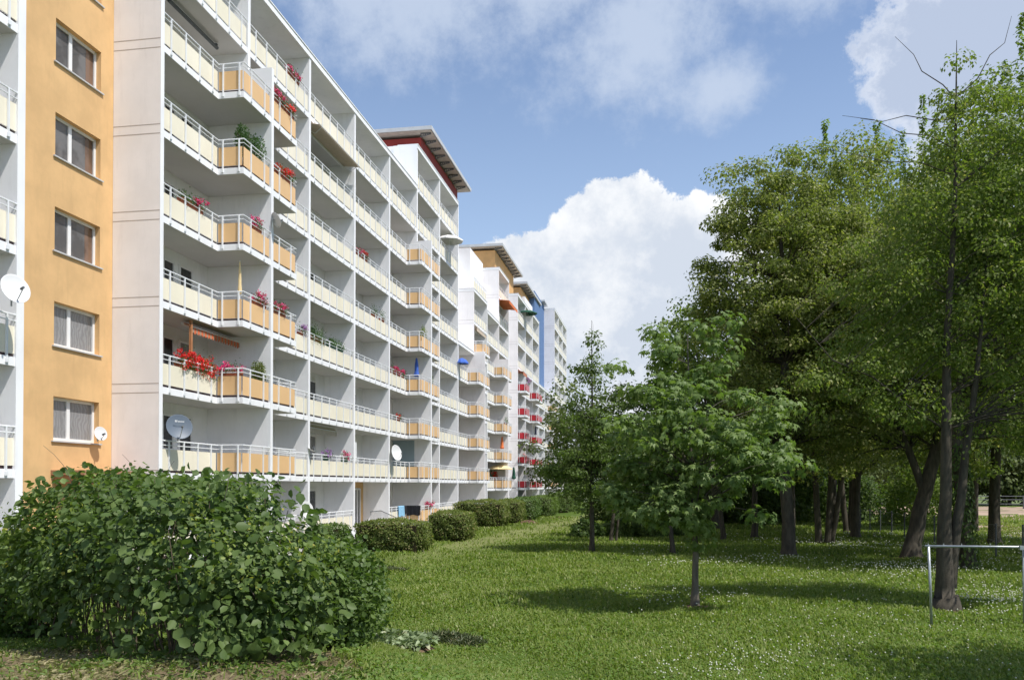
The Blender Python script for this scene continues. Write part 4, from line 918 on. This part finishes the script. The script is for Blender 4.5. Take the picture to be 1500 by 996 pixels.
flower_box(.622, 2, .85, 'l_pink', 'dark pink geraniums on the side of the projecting balcony below the striped awning', side=True, bulge=False, dens=.9)
flower_box(.22, 4, .8, None, 'plain green plants at the left end of the fifth-floor cream balcony')
flower_box(.36, 4, .55, 'l_pink', 'pink flowers in the middle of the fifth-floor cream balcony')
flower_box(.77, 4, .6, 'l_pink', 'pink flowers on the front of the projecting balcony, two floors above the striped awning', bulge=True)
flower_box(.79, 3, .9, 'l_pink', 'pink flowers beside the folded cream parasol', bulge=True)
flower_box(1.03, 3, 1.2, 'l_pink', 'pink and green box right of the cross wall, beside the folded cream parasol', bulge=True)
flower_box(1.1, 5, 1.4, 'l_red', 'red flowers on the right half of the second projecting balcony from the top', bulge=True)
flower_box(1.05, 6, .9, 'l_pink', 'pink flowers on the topmost projecting balcony', bulge=True, dens=1.4, hh=.22)
flower_box(1.22, 6, .8, 'l_red', 'red flowers at the right end of the topmost projecting balcony', bulge=True)
flower_box(1.62, 7, 1.2, 'l_pink', 'dark pink flowers on the top floor balcony', dens=1.)
flower_box(1.86, 3, .5, 'l_purple', 'purple flowers left of the balcony full of green plants')
flower_box(2.05, 3, 1.6, None, 'bushy green plants trailing over the balcony with the round dark tray', droop=.35, hh=.28, dens=1.6)
flower_box(2.45, 3, 1.8, None, 'row of green plants in dark boxes', boxm='greenbox', hh=.18, dens=1.1)
flower_box(3.1, 5, .5, 'l_pink', 'first of the pink boxes in the middle of the block'); flower_box(3.28, 5, .5, 'l_red', 'red box right of the pink one in the middle of the block')
flower_box(3.55, 4, .5, None, 'small dark plant on the balcony below the pink and red boxes', hh=.24); flower_box(3.78, 4, .5, None, 'second green plant next to the cross wall, below the red box', hh=.3)
flower_box(4.08, 3, 2.8, 'l_pink', 'long row of dark pink flowers beside the blue parasol', dens=.8)
flower_box(4.33, 2, .5, 'l_red', 'red flowers on the balcony below the blue parasol')
flower_box(2.38, 1, .45, 'l_purple', 'lilac flowers in a green box on the first-floor cream balcony', boxm='greenbox', hh=.2); flower_box(2.78, 1, .5, 'l_pink', 'pink flowers in a green box on the first-floor cream balcony', boxm='greenbox', hh=.2)
flower_box(5.0-.12, 0, .9, 'l_pink', 'red flowers right of the black towel', bulge=True); flower_box(5.5, 0, 1.6, 'l_pink', 'pink flowers on the ground floor cream balcony')
flower_box(7.75, 8, .6, None, 'green plant on the roof terrace', hh=.5) if False else None
flower_box(9.65, 1, 1.2, 'l_red', 'green and red plants by the yellow parasol', dz=D, dens=1.6, hh=.35); flower_box(9.8, 3, .8, None, 'green plants on the orange stack beyond the block corner', dz=D, hh=.3, bulge=True)
flower_box(12.8, 2, 1.5, 'l_red', 'red flowers between the two stacks of red balconies', dz=D)
flower_box(12.2, 5, 1.2, 'l_purple', 'pale flowers on the topmost red balcony', dz=D, hh=.4, bulge=True)
def potted(k, n, dx, h, w, label, bulge=False, lm='l_plant', dz=0., nn=900):
    x, y, z = fpos(k, n, bulge, dz); root = tag(empty('potted_plant', (x-dx, y, z+.2)), label, 'potted plant')
    MB().lathe([(0, 0), (.13, 0), (.17, .28), (.15, .28), (.15, .24), (0, .24)], 12).obj('pot', M['terra'], parent=root)
    b = MB()
    for i in range(7): limb(b, (0, 0, .24), (rng.normal()*w*.5, rng.normal()*w*.6, h*.85), .012, .004)
    b.obj('stems', M['twig'], parent=root)
    u = unit(rng.normal(size=(nn, 3)))*rng.random((nn, 1))**.4; P = u*np.array([w, w*1.25, h*.36])+np.array([0, 0, h*.72])
    place('foliage', leaves('foliage', P, .11, rng.normal(size=(nn, 3))+np.array([0, 0, .4]), M[lm], 'quad', width=.6), root)
potted(.72, 5, .4, 1.75, .28, 'tall spiky plant on the second projecting balcony from the top', True); potted(.88, 5, .35, 1.75, .40, 'larger bushy plant next to the tall spiky one', True)
potted(.93, 2, .35, 1.5, .28, 'pale feathery plant right of the geranium balcony', True, 'l_hedge')
potted(4.78, 3, .6, 1.45, .3, 'dark plant left of the blue parasol', False); potted(5.12, 3, .3, 1.5, .25, 'thin plant right of the blue parasol', True, 'l_hedge', nn=400)
potted(4.84, 4, .3, 1.6, .25, 'yellowish plant in the second orange stack', True, 'l_yel', nn=300)
potted(5.25, 1, .5, 1.4, .2, 'small dark plant hung by the partition on the first floor'); potted(9.82, 1, .6, 1.9, .6, 'big dark leafy plant under the yellow parasol', dz=D)
def parasol_closed(k, n, dx, h, fm, label, bulge=False, dz=0., r=.11):
    x, y, z = fpos(k, n, bulge, dz); root = tag(empty('closed_parasol', (x-dx, y, z+.2)), label, 'parasol')
    MB().tube([(0, 0, .05), (0, 0, h)], .02, 8).obj('pole', M['metal'], parent=root); MB().lathe([(0, .0), (.22, .0), (.22, .05), (.05, .10), (0, .1)], 16).obj('base', M['grey'], parent=root)
    b = MB(); n_ = 14; prof = [(r*.55, h-1.25), (r, h-1.15), (r*.72, h-.9), (r*.6, h-.45), (r*.3, h-.05), (.015, h)]; vs = []
    for rr_, z_ in prof:
        for j in range(n_): a = 6.2832*j/n_; q = rr_*(1+.22*(j % 2)); vs.append((math.cos(a)*q, math.sin(a)*q, z_))
    fs = [(i*n_+j, i*n_+(j+1) % n_, (i+1)*n_+(j+1) % n_, (i+1)*n_+j) for i in range(5) for j in range(n_)]
    b.add(vs, fs).obj('fabric', M[fm], parent=root)
parasol_closed(.71, 3, .45, 2.35, 'creamf', 'folded cream parasol standing in the corner of the projecting balcony', True, r=.07)
parasol_closed(2.04, 3, .4, 2.0, 'blue', 'thin folded blue parasol behind the plants, at the left cross wall'); parasol_closed(3.03, 4, .4, 2.2, 'navy', 'folded dark parasol hanging beside the cross wall')
parasol_closed(4.75, 3, -.4, 2.3, 'blue', 'folded bright blue parasol on the second orange stack', r=.16)
parasol_closed(3.02, 2, .2, 2.0, 'blue', 'folded blue cloth at the cross wall below the dark parasol', r=.08)
parasol_closed(9.86, 2, -.5, 2.4, 'orangef', 'folded orange parasol above the open yellow one', dz=D, r=.18); parasol_closed(10.3, 1, -1.25, 2.2, 'greenf', 'folded dark green parasol right of the open yellow one', dz=D, r=.2)
parasol_closed(13.75, 3, -.6, 2.3, 'navy', 'folded dark parasol on the second stack of red balconies', dz=D, r=.15)
def parasol_open(k, n, dx, h, R_, fm, label, dz=0., tilt=0.):
    x, y, z = FX+dx, yk(k), lz(n, dz); root = tag(empty('open_parasol', (x, y, z+.2)), label, 'parasol'); root.rotation_euler = (tilt, 0, 0)
    MB().tube([(0, 0, 0), (0, 0, h)], .022, 8).obj('pole', M['metal'], parent=root)
    MB().lathe([(R_, h-.45), (R_*.98, h-.36), (R_*.6, h-.12), (.03, h+.03), (0, h+.04)], 8).obj('canopy', M[fm], parent=root)
    b = MB()
    for j in range(8): a = 6.2832*j/8; b.tube([(0, 0, h-.02), (math.cos(a)*R_*.97, math.sin(a)*R_*.97, h-.40)], .008, 4)
    b.obj('ribs', M['metal'], parent=root)
parasol_open(9.8, 1, .4, 2.35, 1.25, 'creamf', 'open pale yellow parasol on the lowest orange balcony of the stepped block', dz=D)
parasol_open(6.4, 7, .2, 1.95, 1.1, 'whitef', 'open white parasol on the second floor from the top, right part of the long block')
parasol_open(7.05, 4, .3, 1.5, .55, 'blue', 'small bright blue parasol at the end of the long block'); parasol_open(12.9, 8, .3, 2.0, 1.3, 'greenf', 'open dark green parasol on the top floor over the red balconies', dz=D)
parasol_open(18.6, 4, 1.0, 2.0, 1.3, 'blue', 'blue parasol on the farthest block beside the slim tree', dz=D)
def awning(k0, k1, n, fm, label, drop=.28, out=.15, dz=0., arm=False):
    y0, y1 = yk(k0), yk(k1); z = lz(n+1, dz); root = tag(empty('awning', (FX, y0, z)), label, 'awning'); L = y1-y0
    MB().tube([(-.5, 0, -.12), (-.5, L, -.12)], .06, 8).obj('cassette', M['metal'], parent=root)
    b = MB(); nn = int(L/.09)
    b.add([(-.5, 0, -.07), (-.5, L, -.07), (out, L, -.20-drop*.2), (out, 0, -.20-drop*.2), (-.5, 0, -.08), (-.5, L, -.08), (out, L, -.21-drop*.2), (out, 0, -.21-drop*.2)], [(0, 1, 2, 3), (7, 6, 5, 4), (3, 2, 6, 7), (0, 3, 7, 4), (1, 5, 6, 2)])
    for i in range(nn):
        a, e = L*i/nn, L*(i+1)/nn; s = .04*(i % 2); zt = -.215-drop*.2
        b.add([(out, a, zt), (out, e, zt), (out, e, zt-drop+s), (out, a, zt-drop+s), (out-.008, a, zt), (out-.008, e, zt), (out-.008, e, zt-drop+s), (out-.008, a, zt-drop+s)], [(0, 3, 2, 1), (4, 5, 6, 7), (3, 7, 6, 2)])
    b.obj('fabric', M[fm], parent=root)
    MB().tube([(out, 0, -.19-drop*.2), (out, L, -.19-drop*.2)], .02, 6).obj('front_bar', M['metal'], parent=root)
    if arm:
        for yy in (.3, L-.3): MB().tube([(-.5, yy, -.15), (-.1, yy+.5, -.28), (out, yy, -.22-drop*.2)], .018, 6).obj('arm', M['metal'], parent=root)
awning(.37, .95, 2, 'stripe', 'orange and brown striped awning over the geranium balcony', drop=.22, out=-.15)
o = tag(MB().box(-.045, .045, -.045, .045, 0, 2.55).box(-.02, .02, -.16, -.045, 2.35, 2.4).obj('awning_post', M['wood'], loc=(FX-.12, yk(.355), lz(2)+.2)), 'brown wooden post holding the striped awning', 'post')
awning(2.03, 2.95, 6, 'beige', 'half extended beige awning two floors below the roof', drop=.05, out=.45, arm=True)
awning(2.05, 2.75, 1, 'beige', 'rolled-in grey striped awning above the first-floor flower boxes', drop=.25, out=-.35)
awning(10.05, 10.9, 7, 'orangef', 'bright orange awning high on the stepped block', drop=.3, out=1.1, dz=D)
awning(8.1, 8.8, 5, 'beige', 'brownish awning on the upper floor of the stepped block', drop=.3, out=.2)
awning(12.1, 12.6, 5, 'stripe', 'small striped blind over the topmost red balcony', drop=.4, out=.6, dz=D)
tag(MB().tube([(0, 0, 0), (0, 3.3, 0)], .07, 10).box(-.04, .04, -.02, .06, .05, .14).box(-.04, .04, 3.2, 3.28, .05, .14).obj('awning_cassette', M['grey'], loc=(FX-.75, yk(.28), lz(7)-.20)), 'dark rolled awning tube under the ceiling of the nearest top balcony', 'awning')
def dish(loc, r, az, el, m, label, arm_m='grey', group=None):
    root = tag(empty('satellite_dish', loc, az), label, 'satellite dish'); ax = Vector((math.cos(el), 0, math.sin(el)))
    prof = [(0, .0)]+[(r*t, .16*r*t*t+.0) for t in (.25, .5, .75, .95, 1)]+[(r*1.015, .155*r), (r*.99, .14*r), (r*.5, .02*r), (0, -.012)]
    MB().lathe(prof, 28, (0, 0, 0), ax).obj('reflector', M[m], parent=root, smooth=True)
    b = MB(); low = Vector((-math.sin(el), 0, math.cos(el)))*(-r*.92); tip = ax*(r*1.05)+Vector((-math.sin(el), 0, math.cos(el)))*(-r*.25)
    b.tube([low, tip], .012, 6).obj('arm', M['steel'], parent=root); MB().tube([tip, tip+ax*-.12], .03, 8).obj('receiver', M[arm_m], parent=root)
    MB().tube([(-.02, 0, 0), (-.12, 0, 0), (-.12, 0, -r*1.1)], .02, 6).obj('mount', M['steel'], parent=root); return root
dish((FX+.55, 18.35, lz(3)-1.05), .36, -.35, .25, 'dwhite', 'big white dish on the left-edge block, in front of the orange wall')
dish((RX+.28, 24.25, lz(1)+1.42), .22, -.35, .2, 'dwhite', 'small white dish on the sill of the lowest orange-wall window')
g = dish((FX+.35, yk(0)+.62, lz(1)+1.72), .42, -.75, .25, 'dgrey', 'grey dish with a white emblem in front of the lowest cream balcony')
em = MB(); 
for i, (w, x0) in enumerate([(.035, -.15), (.035, -.105), (.03, -.05), (.03, -.01), (.03, .03), (.03, .07), (.035, .115)]):
    em.box(.085, .089, x0, x0+w*.75, .16, .20 if i not in (0, 1) else .225)
em.obj('emblem', M['dwhite'], parent=g)
dish((FX+1.2, yk(1)-.05, lz(4)+1.75), .30, .9, .5, 'dwhite', 'white dish seen edge-on at the cross wall of the nearer orange stack')
dish((FX+.35, yk(4)+.35, lz(1)+1.75), .48, -.35, .2, 'dwhite', 'white dish in front of the blue-grey painted loggia'); dish((FX-.9, yk(2)+5.0, lz(3)+1.5), .32, -.5, .1, 'black', 'dark round dish inside the balcony full of green plants')
dish((FX+.1, yk(2)-.9+1.0, lz(1)+1.42), .24, .4, 1.1, 'dwhite', 'white dish tipped skyward on the first-floor cream balcony left of the lilac flowers')
dish((FX+.4, yk(1)+4.9, lz(0)+1.5), .38, -.4, .2, 'dwhite', 'white dish low down just above the right end of the big shrub')
def towel(k0, k1, n, m, label, hang=.5, bulge=False, back=.25):
    x, y, z = fpos(k0, n, bulge); L = yk(k1)-yk(k0); root = MB(); N = 12; prof = [(-.06, 1.29-back), (-.035, 1.28), (0, 1.31), (.035, 1.28), (.055, 1.29-hang)]
    vs = []
    for i in range(N+1):
        for dx, zz in prof:
            wv = .012*math.sin(i*1.7)*(1 if zz < 1.2 else .2); vs.append((dx+wv, L*i/N, zz-(.03*math.sin(i*.8) if zz < 1.2 else 0)))
    np_ = len(prof); fs = [(i*np_+j, i*np_+j+1, (i+1)*np_+j+1, (i+1)*np_+j) for i in range(N) for j in range(np_-1)]
    o = root.add(vs, fs).obj('towel', M[m], loc=(x, y, z)); md = o.modifiers.new('thickness', 'SOLIDIFY'); md.thickness = .012; md.offset = 0
    return tag(o, label, 'towel')
towel(4.30, 4.5, 0, 'lblue', 'light blue towel over the ground floor railing', .62); o = towel(4.68, 4.83, 0, 'black', 'large black towel over the orange side of the ground floor railing', .60); o.location = (FX+.06, yk(4)+3.66, lz(0)); o.rotation_euler = (0, 0, -math.pi/2)
towel(4.52, 4.56+.04, 0, 'black', 'narrow black cloth beside the light blue towel', .5)
tag(MB().tube([(0, 0, 0), (0, 0, 22.2)], .05, 8).obj('drainpipe', M['sill'], loc=(RX+.35, yk(0)+.55, .2)), 'thin grey drainpipe in the nearest column of loggias', 'pipe')
tag(MB().box(-.02, .02, 0, .75, 0, 1.9).box(.02, .03, .05, .70, .05, 1.85).obj('white_screen', M['frame'], loc=(FX-.15, yk(3)+.12, lz(1)+.22)), 'tall white privacy screen beside the cross wall on the first floor', 'screen')
tag(MB().box(-.3, .3, -.55, .55, .68, .73).box(-.27, -.22, -.5, -.45, 0, .68).box(.22, .27, -.5, -.45, 0, .68).box(-.27, -.22, .45, .5, 0, .68).box(.22, .27, .45, .5, 0, .68).obj('balcony_table', M['wood'], loc=(FX-.8, yk(0)+2.2, lz(2)+.21)), 'small wooden table behind the geraniums', 'table')
